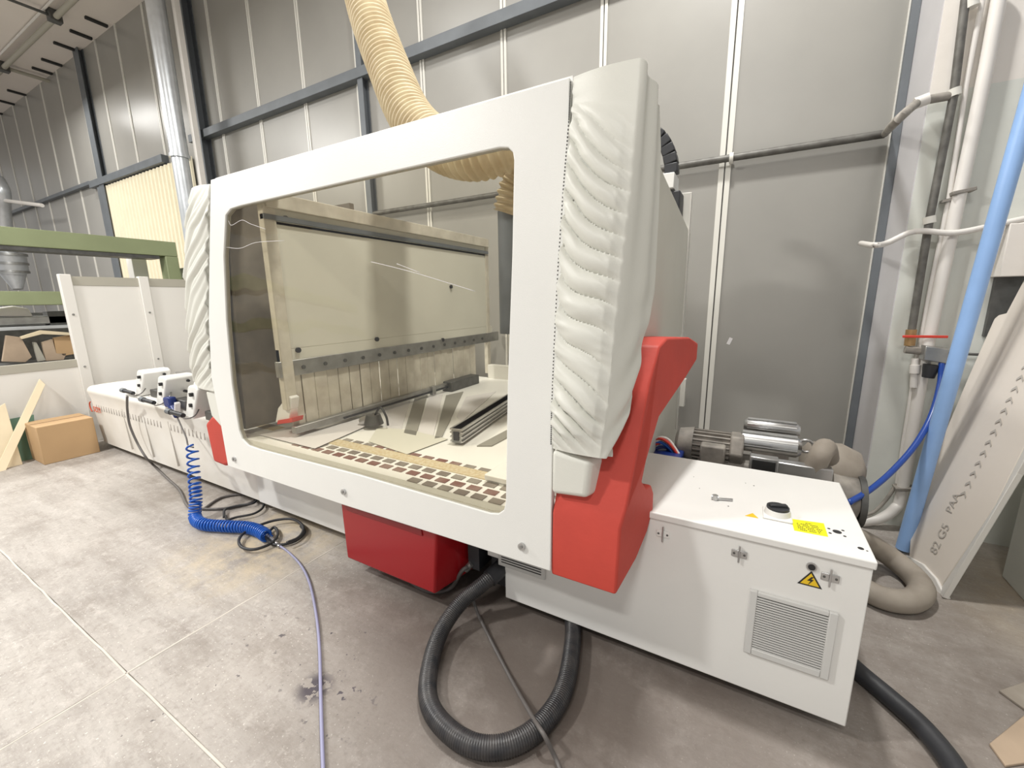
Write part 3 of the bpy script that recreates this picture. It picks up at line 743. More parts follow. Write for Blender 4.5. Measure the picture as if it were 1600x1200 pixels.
# aluminium extrusion beam
a = fl(713, 682, 0.76); c = fl(805, 622, 0.76)
def extrusion(a, c, wd, z0, z1, par):
    d = (c - a); d.z = 0; d.normalize(); s_ = Vector((-d.y, d.x, 0)) * wd / 2
    L = c + d * 0.6
    b = MB(); hs = (z1 - z0)
    ext = MB()
    e0 = Vector((a.x, a.y, 0)); e1 = Vector((L.x, L.y, 0)); mid = (e0 + e1) / 2; hl = (e1 - e0) / 2
    root = MB().obox(mid + Vector((0, 0, (z0 + z1) / 2)), hl, s_ * 0.8, Vector((0, 0, hs / 2))).build('extrusion_beam', M['alu'], par, bevel=0.006)
    for k in (0.12, 0.42, 0.72, 0.95):
        MB().obox(mid + Vector((0, 0, z0 + hs * k)), hl, s_, Vector((0, 0, hs * 0.05))).build('extrusion_rib', M['steel'], root)
    MB().obox(e0 - d * 0.003 + Vector((0, 0, z0 + hs * 0.5)), d * 0.004, s_ * 0.4, Vector((0, 0, hs * 0.3))).build('hollow_end', M['black'], root)
    return root
extrusion(a, c, 0.09, 0.715, 0.81, mc)
# grey bars lying on the table
for q in (((648, 622), (668, 617), (650, 681), (631, 677)), ((697, 618), (724, 612), (690, 684), (679, 686)), ((768, 697), (745, 697), (800, 668), (800, 680))):
    pts = [fl(px, py, 0.705) for px, py in q]
    MB().prism([Vector((p.x, p.y, 0.70)) for p in pts], (0, 0, 0.008)).build('table_bar', M['greystrip'], mc)
for q in (((600, 632), (642, 622), (625, 678), (604, 668)), ((672, 616), (692, 616), (676, 684), (652, 680)), ((728, 620), (775, 612), (720, 660), (714, 650))):
    pts = [fl(px, py, 0.705) for px, py in q]
    MB().prism([Vector((p.x, p.y, 0.70)) for p in pts], (0, 0, 0.006)).build('table_board', M['paper'], mc)
# squares of the front belt, three rows
def sq_row(yc, d, xs, xe, step, cols, skew=0.03):
    k = 0; x = xs
    while x < xe:
        m = M[cols(x)]
        MB().prism([Vector((x, yc - d / 2, 0.70)), Vector((x + step * 0.68, yc - d / 2, 0.70)), Vector((x + step * 0.68 + skew * 0, yc + d / 2, 0.70)), Vector((x + skew * 0, yc + d / 2, 0.70))], (0, 0, 0.004)).build('belt_pad', m, mc)
        x += step; k += 1
sq_row(1.765, 0.035, -2.28, -0.72, 0.098, lambda x: 'redsq' if -2.0 < x < -1.3 else 'greysq')
sq_row(1.622, 0.045, -2.35, -0.72, 0.098, lambda x: 'greysq')
sq_row(1.555, 0.045, -2.5, -0.72, 0.098, lambda x: 'redsq' if x < -1.0 and int(x * 31) % 3 else 'greysq')
sq_row(1.49, 0.045, -1.45, -0.72, 0.098, lambda x: 'greysq')
MB().box(XI - 0.02, XI + 0.10, 3.25, 3.75, 0.70, 0.80).build('rail_carriage', M['darksteel'], mc, bevel=0.01)
MB().box(XI + 0.03, XI + 0.07, 3.0, 3.05, 0.72, 0.80).build('carriage_pin', M['alu'], mc, bevel=0.004)
# low trim line of aluminium between bed lips at the far back
MB().box(-2.6, -0.45, 4.05, 4.12, 0.6, 0.86).build('rear_rail', M['seam'], mc, bevel=0.004)
MB().cyl((-1.9, 3.98, 0.86), (-0.9, 3.98, 0.86), 0.02, 10).build('rear_rod', M['greysteel'], mc, smooth='auto')
# spindle head low behind the rail
hp = fl(584, 660, 0.74)
b = MB(); b.cyl((hp.x, hp.y, 0.73), (hp.x, hp.y, 0.80), 0.07, 18, 0.05)
hd = b.build('suction_head', M['darksteel'], mc, smooth='auto'); b = MB(); b.cyl((hp.x - 0.12, hp.y, 0.73), (hp.x - 0.02, hp.y + 0.02, 0.77), 0.035, 14); b.build('head_nozzle', M['steel'], hd, smooth='auto')
MB().tube(spline([(hp.x + 0.02, hp.y, 0.8), (hp.x + 0.08, hp.y, 0.86), (hp.x + 0.13, hp.y, 0.8), (hp.x + 0.12, hp.y + 0.02, 0.73)], 6), 0.008, 8).build('head_cable', M['black'], hd, smooth=True)

# paper on the table
q = [fl(px, py, 0.709) for px, py in ((404, 679), (492, 701), (572, 666), (590, 652), (500, 655))]
o = MB().prism([Vector((p.x, p.y, 0.709)) for p in q], (0, 0, 0.002)).build('paper_sheet', M['paper']); tag(o, 'pale sheet lying on the router table behind the window', 'sheet')
o = MB().prism([Vector((p.x, p.y, 0.706)) for p in [fl(*c, 0.706) for c in ((576, 690), (636, 710), (700, 686), (640, 672), (590, 668))]], (0, 0, 0.002)).build('clear_sheet', M['cream']); tag(o, 'translucent cream sheet on the router table beside the aluminium beam', 'sheet')

# rails on the bed at the left, seen between the clamps
MB().box(-6.0, -3.3, 2.35, 2.5, 0.735, 0.80).build('bed_rail', M['steel'], mc, bevel=0.004)
MB().box(-5.2, -3.3, 2.75, 2.9, 0.735, 0.86).build('bed_rail_block', M['brown'], mc, bevel=0.004)
for k in range(3):
    MB().box(-4.6, -3.25, 1.98 + k * 0.06, 2.02 + k * 0.06, 0.735, 0.79 + 0.0 * k).build('bed_extrusion', M['alu'], mc, bevel=0.004)

# ================================================================ ELECTRICAL CABINET
XA, XB, YBk, ZT, ZB = -1.09, 0.432, 2.32, 0.742, 0.072
cab = empty('electrical_cabinet', (-0.3, 1.95, 0), 'low white electrical cabinet at the right end of the router', 'cabinet')
# body with a notch at its lower left front
b = MB()
nx, nz = -0.985, 0.285
b.prism([(XA, YC, nz), (nx, YC, nz), (nx, YC, ZB), (XB, YC, ZB), (XB, YC, ZT - 0.03), (XA, YC, ZT - 0.03)], (0, YBk - YC, 0))
body = b.build('body', M['white'], cab, bevel=0.004)
MB().box(XA, XB + 0.006, YC - 0.01, YBk + 0.005, ZT - 0.03, ZT).build('lid', M['white'], cab, bevel=0.005)
MB().box(-0.95, XB - 0.03, YC + 0.1, YBk - 0.05, 0, ZB).build('plinth', M['darksteel'], cab)
MB().box(XA + 0.0, nx - 0.004, YC + 0.04, YC + 0.1, 0.10, nz).build('cable_entry', M['black'], cab)
# latches
for px, py, wt in ((1036, 834, 0), (1155, 865, 1), (1297, 902, 1)):
    p = at(px, py, 'y', YC)
    lt_ = MB().box(p.x - 0.026, p.x + 0.026, YC - 0.005, YC, p.z - 0.014, p.z + 0.014).build('latch', M['steel'] if wt else M['white'], cab, bevel=0.002)
    MB().cyl((p.x, YC - 0.008, p.z - 0.032), (p.x, YC - 0.008, p.z + 0.034), 0.0035, 8).build('latch_pin', M['steel'], lt_)
    for s_ in (-1, 1): MB().cyl((p.x + s_ * 0.017, YC - 0.006, p.z), (p.x + s_ * 0.017, YC - 0.002, p.z), 0.0045, 8).build('latch_screw', M['darksteel'], lt_)
p = at(1268, 885, 'y', YC)
kl = MB().cyl((p.x, YC, p.z), (p.x, YC - 0.006, p.z), 0.016, 16).build('key_lock', M['steel'], cab, smooth='auto')
MB().cyl((p.x, YC - 0.0061, p.z), (p.x, YC - 0.008, p.z), 0.011, 12).build('keyhole', M['ink'], kl)
# warning triangle
p = at(1266, 907, 'y', YC); s_ = 0.036
def tri(c, s, y, m, par, name):
    return MB().prism([(c.x - s, y, c.z - s * 0.62), (c.x + s, y, c.z - s * 0.62), (c.x, y, c.z + s * 1.05)], (0, 0.001, 0)).build(name, m, par)
ws = tri(p, s_, YC - 0.0012, M['ink'], cab, 'warning_sign'); tri(p, s_ * 0.76, YC - 0.0022, M['amber'], ws, 'yellow_field')
MB().prism([(p.x + 0.002, YC - 0.0032, p.z + 0.016), (p.x - 0.009, YC - 0.0032, p.z - 0.001), (p.x + 0.001, YC - 0.0032, p.z + 0.0), (p.x - 0.006, YC - 0.0032, p.z - 0.018), (p.x + 0.009, YC - 0.0032, p.z + 0.006), (p.x + 0.001, YC - 0.0032, p.z + 0.005), (p.x + 0.008, YC - 0.0032, p.z + 0.016)], (0, 0.001, 0)).build('lightning_bolt', M['ink'], ws)
# ventilation grille
ga = at(1172, 918, 'y', YC); gb = at(1310, 958, 'y', YC); gc = at(1160, 1012, 'y', YC)
gx0, gx1, gz1, gz0 = ga.x, gb.x, (ga.z + gb.z) / 2, gc.z - 0.005
gf = empty('grille', (0, 0, 0), None, None); gf.parent = cab; gf.matrix_parent_inverse = cab.matrix_world.inverted()
bpy.context.view_layer.update()
fw_ = 0.026
for bxx in ((gx0, gx0 + fw_, gz0, gz1), (gx1 - fw_, gx1, gz0, gz1), (gx0 + fw_, gx1 - fw_, gz1 - fw_ * 0.7, gz1), (gx0 + fw_, gx1 - fw_, gz0, gz0 + fw_)):
    MB().box(bxx[0], bxx[1], YC - 0.014, YC, bxx[2], bxx[3]).build('grille_frame', M['slatm'], gf, bevel=0.003)
MB().box(gx0 + fw_, gx1 - fw_, YC - 0.002, YC, gz0 + fw_, gz1 - fw_ * 0.7).build('grille_back', M['ink'], gf)
NSL = 22; sz = (gz1 - fw_ * 0.7 - gz0 - fw_) / NSL
sl0 = None
for k in range(NSL):
    if sl0 is None:
        z = 0
        sl0 = MB().box(gx0 + fw_, gx1 - fw_, YC - 0.012, YC - 0.008, 0, sz * 0.52).build('slat', M['slatm'], gf)
        sl = sl0
    else: sl = dup(sl0)
    sl.location = (0, 0, gz0 + fw_ + k * sz)
# second grille partly behind the hood panel
q1 = at(780, 868, 'y', YC); q2 = at(853, 905, 'y', YC)
g2 = MB().box(q1.x, q2.x, YC - 0.012, YC, q2.z, q2.z + 0.26).build('grille_plate', M['slatm'], cab, bevel=0.003)
for k in range(8):
    z = q2.z + 0.022 + k * 0.014
    MB().box(q1.x + 0.02, q2.x - 0.02, YC - 0.0135, YC - 0.011, z, z + 0.005).build('slot', M['ink'], g2)
# things on the lid
def lidp(px, py): return fl(px, py, ZT)
p = lidp(1214, 806)
kb = MB().box(p.x - 0.05, p.x + 0.05, p.y - 0.05, p.y + 0.05, ZT, ZT + 0.01).build('rotary_switch', M['white'], cab, bevel=0.012, seg=3)
MB().cyl((p.x, p.y, ZT + 0.01), (p.x, p.y, ZT + 0.032), 0.046, 24, 0.042).build('switch_body', M['white'], kb, smooth='auto')
MB().cyl((p.x, p.y, ZT + 0.032), (p.x, p.y, ZT + 0.04), 0.039, 24).build('black_dial', M['black'], kb, smooth='auto')
MB().obox((p.x, p.y, ZT + 0.044), (0.03, 0.01, 0), (-0.004, 0.010, 0), (0, 0, 0.006)).build('dial_grip', M['black'], kb, bevel=0.003)
q = [lidp(*c) for c in ((1236, 811), (1287, 818), (1294, 839), (1241, 829))]
st = MB().prism(q, (0, 0, 0.0012)).build('yellow_notice', M['yellow'], cab)
for k in range(6):
    v = 0.22 + k * 0.125
    l = q[0].lerp(q[3], v); r = q[1].lerp(q[2], v)
    if k == 0: l, r = l.lerp(r, 0.40), l.lerp(r, 0.62)
    else: l, r = l.lerp(r, 0.14), l.lerp(r, 0.9 - 0.05 * (k % 3))
    n_ = 12
    for i in range(n_):
        if (i * 7 + k * 3) % 5 == 0: continue
        a = l.lerp(r, i / n_); c = l.lerp(r, (i + 0.75) / n_); e = (q[3] - q[0]).normalized() * 0.0022
        MB().prism([a - e, c - e, c + e, a + e], (0, 0, 0.0018)).build('print_line', M['ink'], st)
q = [lidp(*c) for c in ((1164, 806), (1176, 802), (1185, 810))]
MB().prism(q, (0, 0, 0.0012)).build('warning_sticker', M['amber'], cab)
a = lidp(1117, 781); c = lidp(1145, 783)
bt = MB().cyl((a.x, a.y, ZT), (a.x, a.y, ZT + 0.022), 0.011, 12).build('lid_latch', M['steel'], cab, smooth='auto')
MB().cyl((a.x - 0.014, a.y, ZT + 0.012), (a.x + 0.014, a.y, ZT + 0.012), 0.008, 10).build('latch_head', M['steel'], bt)
MB().obox(((a.x + c.x) / 2, (a.y + c.y) / 2, ZT + 0.006), ((c.x - a.x) / 2, (c.y - a.y) / 2, 0), (0, 0.006, 0), (0, 0, 0.004)).build('latch_tongue', M['steel'], bt, bevel=0.002)
for px, py, r in ((1308, 831, 0.014), (1295, 826, 0.005), (1297, 833, 0.005), (1317, 829, 0.005), (1320, 838, 0.005), (1345, 857, 0.009), (1355, 861, 0.003), (1138, 791, 0.003), (1084, 745, 0.002), (1165, 755, 0.002), (1178, 759, 0.003), (1093, 763, 0.002), (1230, 790, 0.002)):
    p = lidp(px, py); MB().cyl((p.x, p.y, ZT - 0.001), (p.x, p.y, ZT + 0.0007), r, 14).build('drilled_hole', M['ink'], cab)

# ================================================================ CLAMP UNITS on the bed
def clamp(px, py, h, label, left=True):
    base = fl(px, py, 0.735)
    t = empty('clamp_unit', (base.x, base.y, 0.735), label, 'clamp', 'white clamp units on the router bed')
    x, y = base.x, base.y; z = 0.735
    # leaning white housing: side profile in x-z, thickness along y
    wd = 0.16
    pr_ = [(x - 0.0, z), (x + 0.26, z), (x + 0.36, z + h * 0.65), (x + 0.34, z + h * 0.95), (x + 0.10, z + h), (x + 0.02, z + h * 0.9)]
    MB().prism([(x - 0.02, y - 0.02, z), (x + 0.10, y - 0.02, z), (x + 0.2, y + 0.0, z + h * 0.9), (x + 0.16, y + 0.0, z + h), (x + 0.08, y + 0.0, z + h), (x + 0.05, y, z + h * 0.95)], (0, 0.22, 0)).build('housing', M['white'], t, bevel=0.012, seg=3)
    for k, (dy, dz) in enumerate(((0.16, 0.78), (0.14, 0.42))):
        MB().cyl((x + 0.16 + 0.06 * dz, y + dy, z + h * dz), (x + 0.03 + 0.19 * dz, y + dy, z + h * dz), 0.012, 10).build('side_knob', M['black'], t)
    for dz in (0.75, 0.42):
        MB().box(x + 0.045 + 0.09 * dz, x + 0.07 + 0.09 * dz, y - 0.026, y, z + h * dz - 0.012, z + h * dz + 0.014).build('front_mark', M['ink'], t)
    MB().cyl((x - 0.16, y - 0.05, z + 0.035), (x + 0.03, y - 0.05, z + 0.03), 0.018, 12).build('black_handle', M['black'], t, smooth='auto')
    MB().cyl((x - 0.22, y - 0.05, z + 0.037), (x - 0.16, y - 0.05, z + 0.035), 0.023, 12).build('handle_end', M['greysteel'], t, smooth='auto')
    MB().tube(spline([(x + 0.1, y + 0.05, z + 0.1), (x + 0.16, y - 0.03, z + 0.04), (x + 0.08, y - 0.06, z + 0.015), (x - 0.02, y - 0.04, z + 0.02)], 5), 0.005, 6).build('clamp_cable', M['greycable'], t, smooth=True)
    MB().box(x + 0.2, x + 0.42, y + 0.02, y + 0.12, z, z + 0.07).build('clamp_foot', M['darksteel'], t, bevel=0.006)
    return t
clamp(217, 617, 0.25, 'white clamp unit farthest left on the bed, black handle and hanging cable')
clamp(250, 632, 0.26, 'white clamp unit in the middle, beside the dark blue air gun')
clamp(296, 652, 0.26, 'white clamp unit nearest to the red bumper and hood')

# ================================================================ CABLES AND HOSES at the left
ZB_ = 0.735
p0 = fl(203, 619, 0.77)
pts = [p0 + Vector((0, -0.02, 0)), at(199, 640, 'y', YC - 0.07), at(203, 665, 'y', YC - 0.06), at(215, 693, 'y', YC - 0.05), at(229, 716, 'y', YC - 0.05), fl(240, 727, 0.02), fl(262, 748, 0.012), fl(280, 765, 0.012), fl(292, 789, 0.012), fl(305, 794, 0.012), fl(345, 795, 0.012), fl(385, 788, 0.012), fl(405, 776, 0.012), fl(380, 772, 0.012), fl(345, 778, 0.012), fl(317, 796, 0.012)]
o = MB().tube(spline(pts, 8), 0.010, 8).build('grey_cable', M['greycable'], smooth=True); tag(o, 'dark grey cable hanging from the far left clamp and lying on the floor', 'cable')
pts = [(350, 808), (352, 796), (372, 790), (396, 786), (405, 776), (412, 790), (398, 802), (370, 808), (356, 812), (352, 806)]
pts2 = [fl(x, y, 0.03) for x, y in pts]
o = MB().tube(spline(pts2, 8), 0.009, 8).build('cable_loop', M['black'], smooth=True); tag(o, 'small black cable loop on the floor above the blue coil hose', 'cable')
pts = [(560, 805), (520, 815), (470, 850), (420, 858), (380, 855), (374, 840), (396, 826), (420, 818), (452, 812), (472, 818), (474, 836), (455, 848), (425, 850), (405, 842), (412, 826), (435, 815)]
pts2 = [fl(x, y, 0.012) for x, y in [(510, 826), (500, 836), (475, 838)] + pts[2:]]
o = MB().tube(spline([fl(x, y, 0.011 + 0.002 * i) for i, (x, y) in enumerate([(470, 822), (476, 832), (462, 845), (440, 851), (424, 849), (416, 838), (428, 824), (434, 834), (425, 848), (400, 858), (380, 856), (373, 846), (380, 834), (402, 822), (430, 813), (455, 811), (470, 818), (474, 828), (466, 840), (448, 848)])], 8), 0.0095, 8).build('cable_loop', M['black'], smooth=True); tag(o, 'larger black cable loops on the floor around the end of the blue coil hose', 'cable')

# air gun and coil hose
t = empty('air_gun', at(275, 640, 'y', YC - 0.08), 'dark blue air gun hanging over the bed edge on a coil hose', 'air gun')
g1 = at(266, 628, 'y', YC - 0.06)
MB().obox(g1, (0.06, 0, 0.005), (0, 0.03, 0), (-0.005, 0, 0.045)).build('gun_body', M['navy'], t, bevel=0.018, seg=3)
MB().tube([g1 + Vector((0.01, 0, -0.02)), at(272, 640, 'y', YC - 0.07), at(277, 650, 'y', YC - 0.08)], lambda t_, i: 0.033 - 0.004 * i, 12).build('grip', M['navy'], t, smooth='auto')
MB().obox(at(277, 638, 'y', YC - 0.08), (0.01, 0, -0.008), (0, 0.02, 0), (0.02, 0, 0.05)).build('trigger', M['paper'], t, bevel=0.006)
MB().tube(spline([g1 + Vector((0, 0, 0.03)), at(268, 611, 'y', YC), at(273, 603, 'y', YC + 0.06)], 4), 0.006, 6).build('nozzle', M['alu'], t, smooth=True)
t = empty('coil_hose', at(300, 780, 'y', 1.3), 'blue spiral air hose hanging down and lying toward the black cable loops', 'hose')
h0 = at(277, 652, 'y', YC - 0.08)
MB().tube(spline([h0, at(284, 668, 'y', YC - 0.1), at(291, 684, 'y', YC - 0.12), at(294, 696, 'y', YC - 0.14), at(302, 699, 'y', YC - 0.16)], 6), 0.006, 8).build('lead_tube', M['greycable'], t, smooth=True)
axis = [at(300, 697, 'y', 1.48), at(303, 740, 'y', 1.42), at(306, 780, 'y', 1.36), fl(305, 808, 0.045), fl(318, 819, 0.045), fl(350, 822, 0.045), fl(385, 824, 0.045), fl(405, 830, 0.045), fl(417, 838, 0.045)]
ax_ = resample(spline(axis, 14), 0.004)
ax_ = resample(spline(axis, 30), 0.0015)
hel = []; ph = 0.0; m_ = len(ax_)
for i, p in enumerate(ax_):
    tt = i / m_
    T_ = (ax_[min(i + 1, m_ - 1)] - ax_[max(i - 1, 0)]).normalized()
    ref = Vector((0, 1, 0)); n1 = T_.cross(ref).normalized(); n2 = T_.cross(n1)
    pitch = 0.06 if tt < 0.13 else (0.045 if tt < 0.24 else (0.03 if tt < 0.32 else 0.023))
    if i: ph += 2 * math.pi * (ax_[i] - ax_[i - 1]).length / pitch
    hel.append(p + (n1 * math.cos(ph) + n2 * math.sin(ph)) * 0.036)
hel = resample(hel, 0.012)
MB().tube(hel, 0.0078, 6).build('coil', M['bluehose'], t, smooth=True)
# thin lilac hose over the floor
cn = fl(425, 843, 0.02); 
pts = [fl(x, y, 0.012) for x, y in ((434, 851), (450, 862), (470, 883), (484, 912), (494, 960), (499, 1010), (501, 1080), (503, 1150), (506, 1230))]
t = empty('air_line', fl(495, 960, 0), 'thin lilac-grey air line crossing the concrete to the bottom edge', 'hose')
MB().tube(spline(pts, 10), 0.0072, 8).build('line', M['lilac'], t, smooth=True)
MB().tube([fl(418, 836, 0.03), fl(428, 845, 0.018), fl(437, 854, 0.012)], 0.012, 10).build('metal_coupling', M['steel'], t, smooth='auto')

# ================================================================ CREAM DUST HOSE
t = empty('dust_hose', at(600, 100, 'y', 2.6), 'large cream ribbed dust hose coming down behind the hood', 'hose')
Yh = 2.55
pts = [at(548, -110, 'y', Yh + 0.4), at(568, -10, 'y', Yh + 0.3), at(580, 30, 'y', Yh + 0.2), at(603, 95, 'y', Yh + 0.1), at(640, 178, 'y', Yh), at(680, 222, 'y', Yh - 0.05), at(735, 242, 'y', Yh - 0.1), at(790, 222, 'y', Yh - 0.1), at(812, 180, 'y', Yh - 0.0)]
pts = [at(540, -110, 'y', 3.1), at(568, -10, 'y', 2.95), at(581, 35, 'y', 2.85), at(605, 100, 'y', 2.75), at(640, 180, 'y', 2.6), at(685, 226, 'y', 2.5), at(740, 240, 'y', 2.45), at(800, 222, 'y', 2.5), at(838, 195, 'y', 2.65), at(842, 235, 'y', 2.8), at(818, 285, 'y', 2.85), at(803, 338, 'y', 2.85)]
ribbed(MB(), pts, 0.155, 0.046, 0.075, n=28, k=6, sp=20).build('ribbed_hose', M['creamhose'], t, smooth=True)
c0 = at(803, 335, 'y', 2.85); c1 = at(793, 520, 'y', 2.85)
MB().cyl(c0 + Vector((0, 0, 0.02)), (c0.x, c0.y, c1.z), 0.12, 24).build('extraction_pipe', M['greysteel'], mc, smooth='auto')

# ================================================================ BLACK FLOOR HOSE LOOP
t = empty('floor_hose', fl(750, 1160), 'thick black ribbed hose looping over the floor in front of the cabinet', 'hose')
r = 0.037
pts = [Vector((-1.02, YC + 0.02, 0.22)), Vector((-1.055, YC - 0.08, 0.19)), at(722, 940, 'z', 0.12), fl(690, 985, 0.06), fl(672, 1040, r), fl(670, 1095, r), fl(697, 1138, r), fl(745, 1166, r), fl(800, 1162, r), fl(848, 1130, r), fl(880, 1080, r), fl(893, 1020, r), fl(894, 970, r), fl(880, 920, r)]
ribbed(MB(), pts, r, 0.009, 0.045, n=20, k=4, sp=22).build('ribbed_hose', M['blackhose'], t, smooth=True)
p_ = pts[0]; MB().tube([pts[0] + (pts[0] - pts[1]) * 0.3, pts[0].lerp(pts[1], 0.75)], 0.044, 20).build('hose_collar', M['black'], t, smooth='auto')
pts = [fl(738, 930, 0.1), fl(748, 962, 0.03), fl(790, 1045, 0.009), fl(826, 1110, 0.05), fl(842, 1136, 0.088), fl(852, 1152, 0.085), fl(868, 1185, 0.02), fl(880, 1215, 0.009)]
o = MB().tube(spline(pts, 10), 0.0085, 8).build('black_cable', M['greycable'], smooth=True); tag(o, 'thin black cable lying across the thick floor hose', 'cable')
pts = [at(735, 884, 'y', YC - 0.02), at(722, 892, 'y', YC - 0.06), fl(705, 918, 0.03), fl(680, 925, 0.012), fl(655, 918, 0.012), fl(625, 895, 0.012)]
o = MB().tube(spline(pts, 8), 0.011, 8).build('box_cable', M['greycable'], smooth=True); tag(o, 'short grey cable beneath the glossy dark red box', 'cable')
t_ = MB().cyl(at(728, 890, 'y', YC - 0.03), at(737, 880, 'y', YC - 0.02), 0.018, 12).build('cable_gland', M['alu'], smooth='auto'); tag(t_, 'grey cable connector between the red box and the hose collar', 'connector')
# black hose bottom right
pts = [fl(1300, 1010, r), fl(1345, 1052, r), fl(1390, 1090, r), fl(1440, 1135, r), fl(1485, 1190, r), fl(1510, 1240, r)]
o = MB().tube(spline(pts, 12), 0.036, 18).build('black_hose', M['black'], smooth=True); tag(o, 'smooth black hose leaving from under the cabinet to the bottom right', 'hose')

# ================================================================ RIGHT WALL PIPES
def wp(px, py, off): return at(px, py, 'y', YM - off)
t = empty('dark_conduit', wp(1480, 150, 0.05), 'dark steel pipe going up the pale wall from the red valve', 'pipe')
a = wp(1512, -30, 0.06); c = wp(1424, 520, 0.06)
MB().tube([a, wp(1490, 150, 0.06), wp(1452, 345, 0.06), c], 0.021, 12).build('pipe', M['conduit'], t, smooth='auto')
for q in ((1491, 145), (1452, 344), (1518, 6)):
    p = wp(*q, 0.06); MB().cyl(p + Vector((-0.004, 0, 0.02)), p + Vector((0.004, 0, -0.02)), 0.031, 12).build('pipe_clamp', M['seam'], t, smooth='auto')
# horizontal conduit from the sheet wall
t = empty('wall_conduit', at(1200, 235, 'y', YW - 0.06), 'dark horizontal conduit on the grey wall, bending up to the pale pier', 'pipe')
z_ = at(1143, 247, 'y', YW - 0.07).z
pts = [Vector((-6.0, YW - 0.07, z_)), at(1031, 264, 'y', YW - 0.07), at(1143, 247, 'y', YW - 0.07), at(1383, 209, 'y', YW - 0.07)]
x_ = at(1383, 209, 'y', YW - 0.07)
MB().tube([pts[0], pts[3]], 0.03, 12).build('pipe', M['conduit'], t, smooth='auto')
MB().tube(spline([x_, wp(1400, 190, 0.3), wp(1430, 163, 0.1), wp(1445, 157, 0.07), wp(1488, 149, 0.06)], 8), 0.024, 12).build('bend_pipe', M['dust'], t, smooth='auto')
p = at(1143, 247, 'y', YW - 0.07); MB().cyl(p - Vector((0.015, 0, 0)), p + Vector((0.015, 0, 0)), 0.045, 12).build('pipe_clamp', M['seam'], t, smooth='auto')
p = wp(1440, 158, 0.08); MB().cyl(p - Vector((0.03, 0, 0.008)), p + Vector((0.03, 0, 0.008)), 0.032, 12).build('coupling', M['whitepipe'], t, smooth='auto')
# white pipes
t = empty('white_pipe', wp(1480, 400, 0.05), 'thick white painted pipe down the pale wall, ending in a floor elbow', 'pipe')
MB().tube(spline([wp(1566, -30, 0.06), wp(1536, 130, 0.06), wp(1496, 320, 0.06), wp(1458, 500, 0.06), wp(1440, 590, 0.06), wp(1410, 765, 0.06), wp(1398, 795, 0.08), wp(1375, 810, 0.1), wp(1345, 816, 0.12)], 8), 0.032, 14).build('pipe', M['whitepipe'], t, smooth='auto')
for q in ((1503, 300), (1412, 762)):
    p = wp(*q, 0.06); MB().obox(p, (0.05, 0, 0.008), (0, 0.04, 0), (-0.002, 0, 0.010)).build('pipe_clamp', M['dust'], t, bevel=0.003)
t = empty('thin_white_pipe', wp(1470, 400, 0.05), 'thin white pipe between the dark pipe and the thick white pipe', 'pipe')
MB().tube([wp(1541, -30, 0.04), wp(1510, 130, 0.04), wp(1483, 310, 0.04), wp(1450, 470, 0.04), wp(1428, 590, 0.04), wp(1402, 755, 0.04)], 0.013, 10).build('pipe', M['whitepipe'], t, smooth='auto')
MB().tube(spline([wp(1402, 755, 0.04), wp(1385, 780, 0.06), wp(1365, 800, 0.1), wp(1345, 806, 0.14)], 6), 0.011, 10).build('flexible_tail', M['dust'], t, smooth='auto')
p = wp(1481, 313, 0.04); MB().obox(p, (0.03, 0, 0.006), (0, 0.025, 0), (0, 0, 0.008)).build('pipe_clamp', M['dust'], t)
t = empty('corrugated_conduit', wp(1427, 590, 0.07), 'short white plastic conduit stub below the valve', 'pipe')
MB().tube([wp(1430, 560, 0.08), wp(1427, 605, 0.08)], 0.019, 12).build('stub', M['whitepipe'], t, smooth='auto')
MB().tube([wp(1430, 570, 0.08), wp(1429, 583, 0.08)], 0.027, 12).build('collar', M['whitepipe'], t, smooth='auto')
# bent tube crossing the wall
t_ = [at(1345, 380, 'y', YW - 0.45), wp(1365, 383, 0.25), wp(1385, 380, 0.14), wp(1420, 364, 0.11), wp(1445, 361, 0.11), wp(1490, 364, 0.11), wp(1550, 353, 0.1), wp(1600, 342, 0.1), wp(1660, 332, 0.1)]
o = MB().tube(spline(t_, 8), 0.017, 10).build('bent_tube', M['whitepipe'], smooth=True); tag(o, 'cream bent tube crossing sideways over the wall pipes', 'tube')
# valve assembly
t = empty('valve_assembly', wp(1440, 540, 0.1), 'shut-off valve with a red lever at the foot of the dark pipe', 'valve')
MB().cyl(wp(1424, 515, 0.07), wp(1421, 540, 0.07), 0.028, 12).build('brass_body', M['brass'], t, smooth='auto')
MB().cyl(wp(1414, 546, 0.08), wp(1442, 549, 0.08), 0.024, 12).build('elbow', M['dust'], t, smooth='auto')
MB().obox(wp(1445, 526, 0.12), (0.105, 0, 0.002), (0, 0.006, 0), (0, 0, 0.008)).build('red_lever', M['redpaint'], t, bevel=0.003)
MB().obox(wp(1459, 553, 0.12), (0.055, 0, -0.008), (0, 0.04, 0), (0, 0, 0.045)).build('regulator_block', M['alu'], t, bevel=0.006)
MB().cyl(wp(1456, 570, 0.12), wp(1450, 590, 0.12), 0.042, 14, 0.03).build('filter_bowl', M['black'], t, smooth='auto')
MB().cyl(wp(1475, 561, 0.12), wp(1486, 571, 0.12), 0.025, 10).build('outlet', M['steel'], t, smooth='auto')
o = MB().cyl(wp(1475, 552, 0.05), wp(1560, 555, 0.05), 0.008, 8).build('wall_rod', M['darksteel'], smooth='auto'); tag(o, 'thin dark rod sticking sideways behind the light blue pipe', 'rod')
pts = [wp(1472, 565, 0.14), wp(1469, 600, 0.18), wp(1455, 650, 0.3), wp(1430, 695, 0.45), wp(1395, 735, 0.6), wp(1360, 765, 0.75), wp(1325, 786, 0.9)]
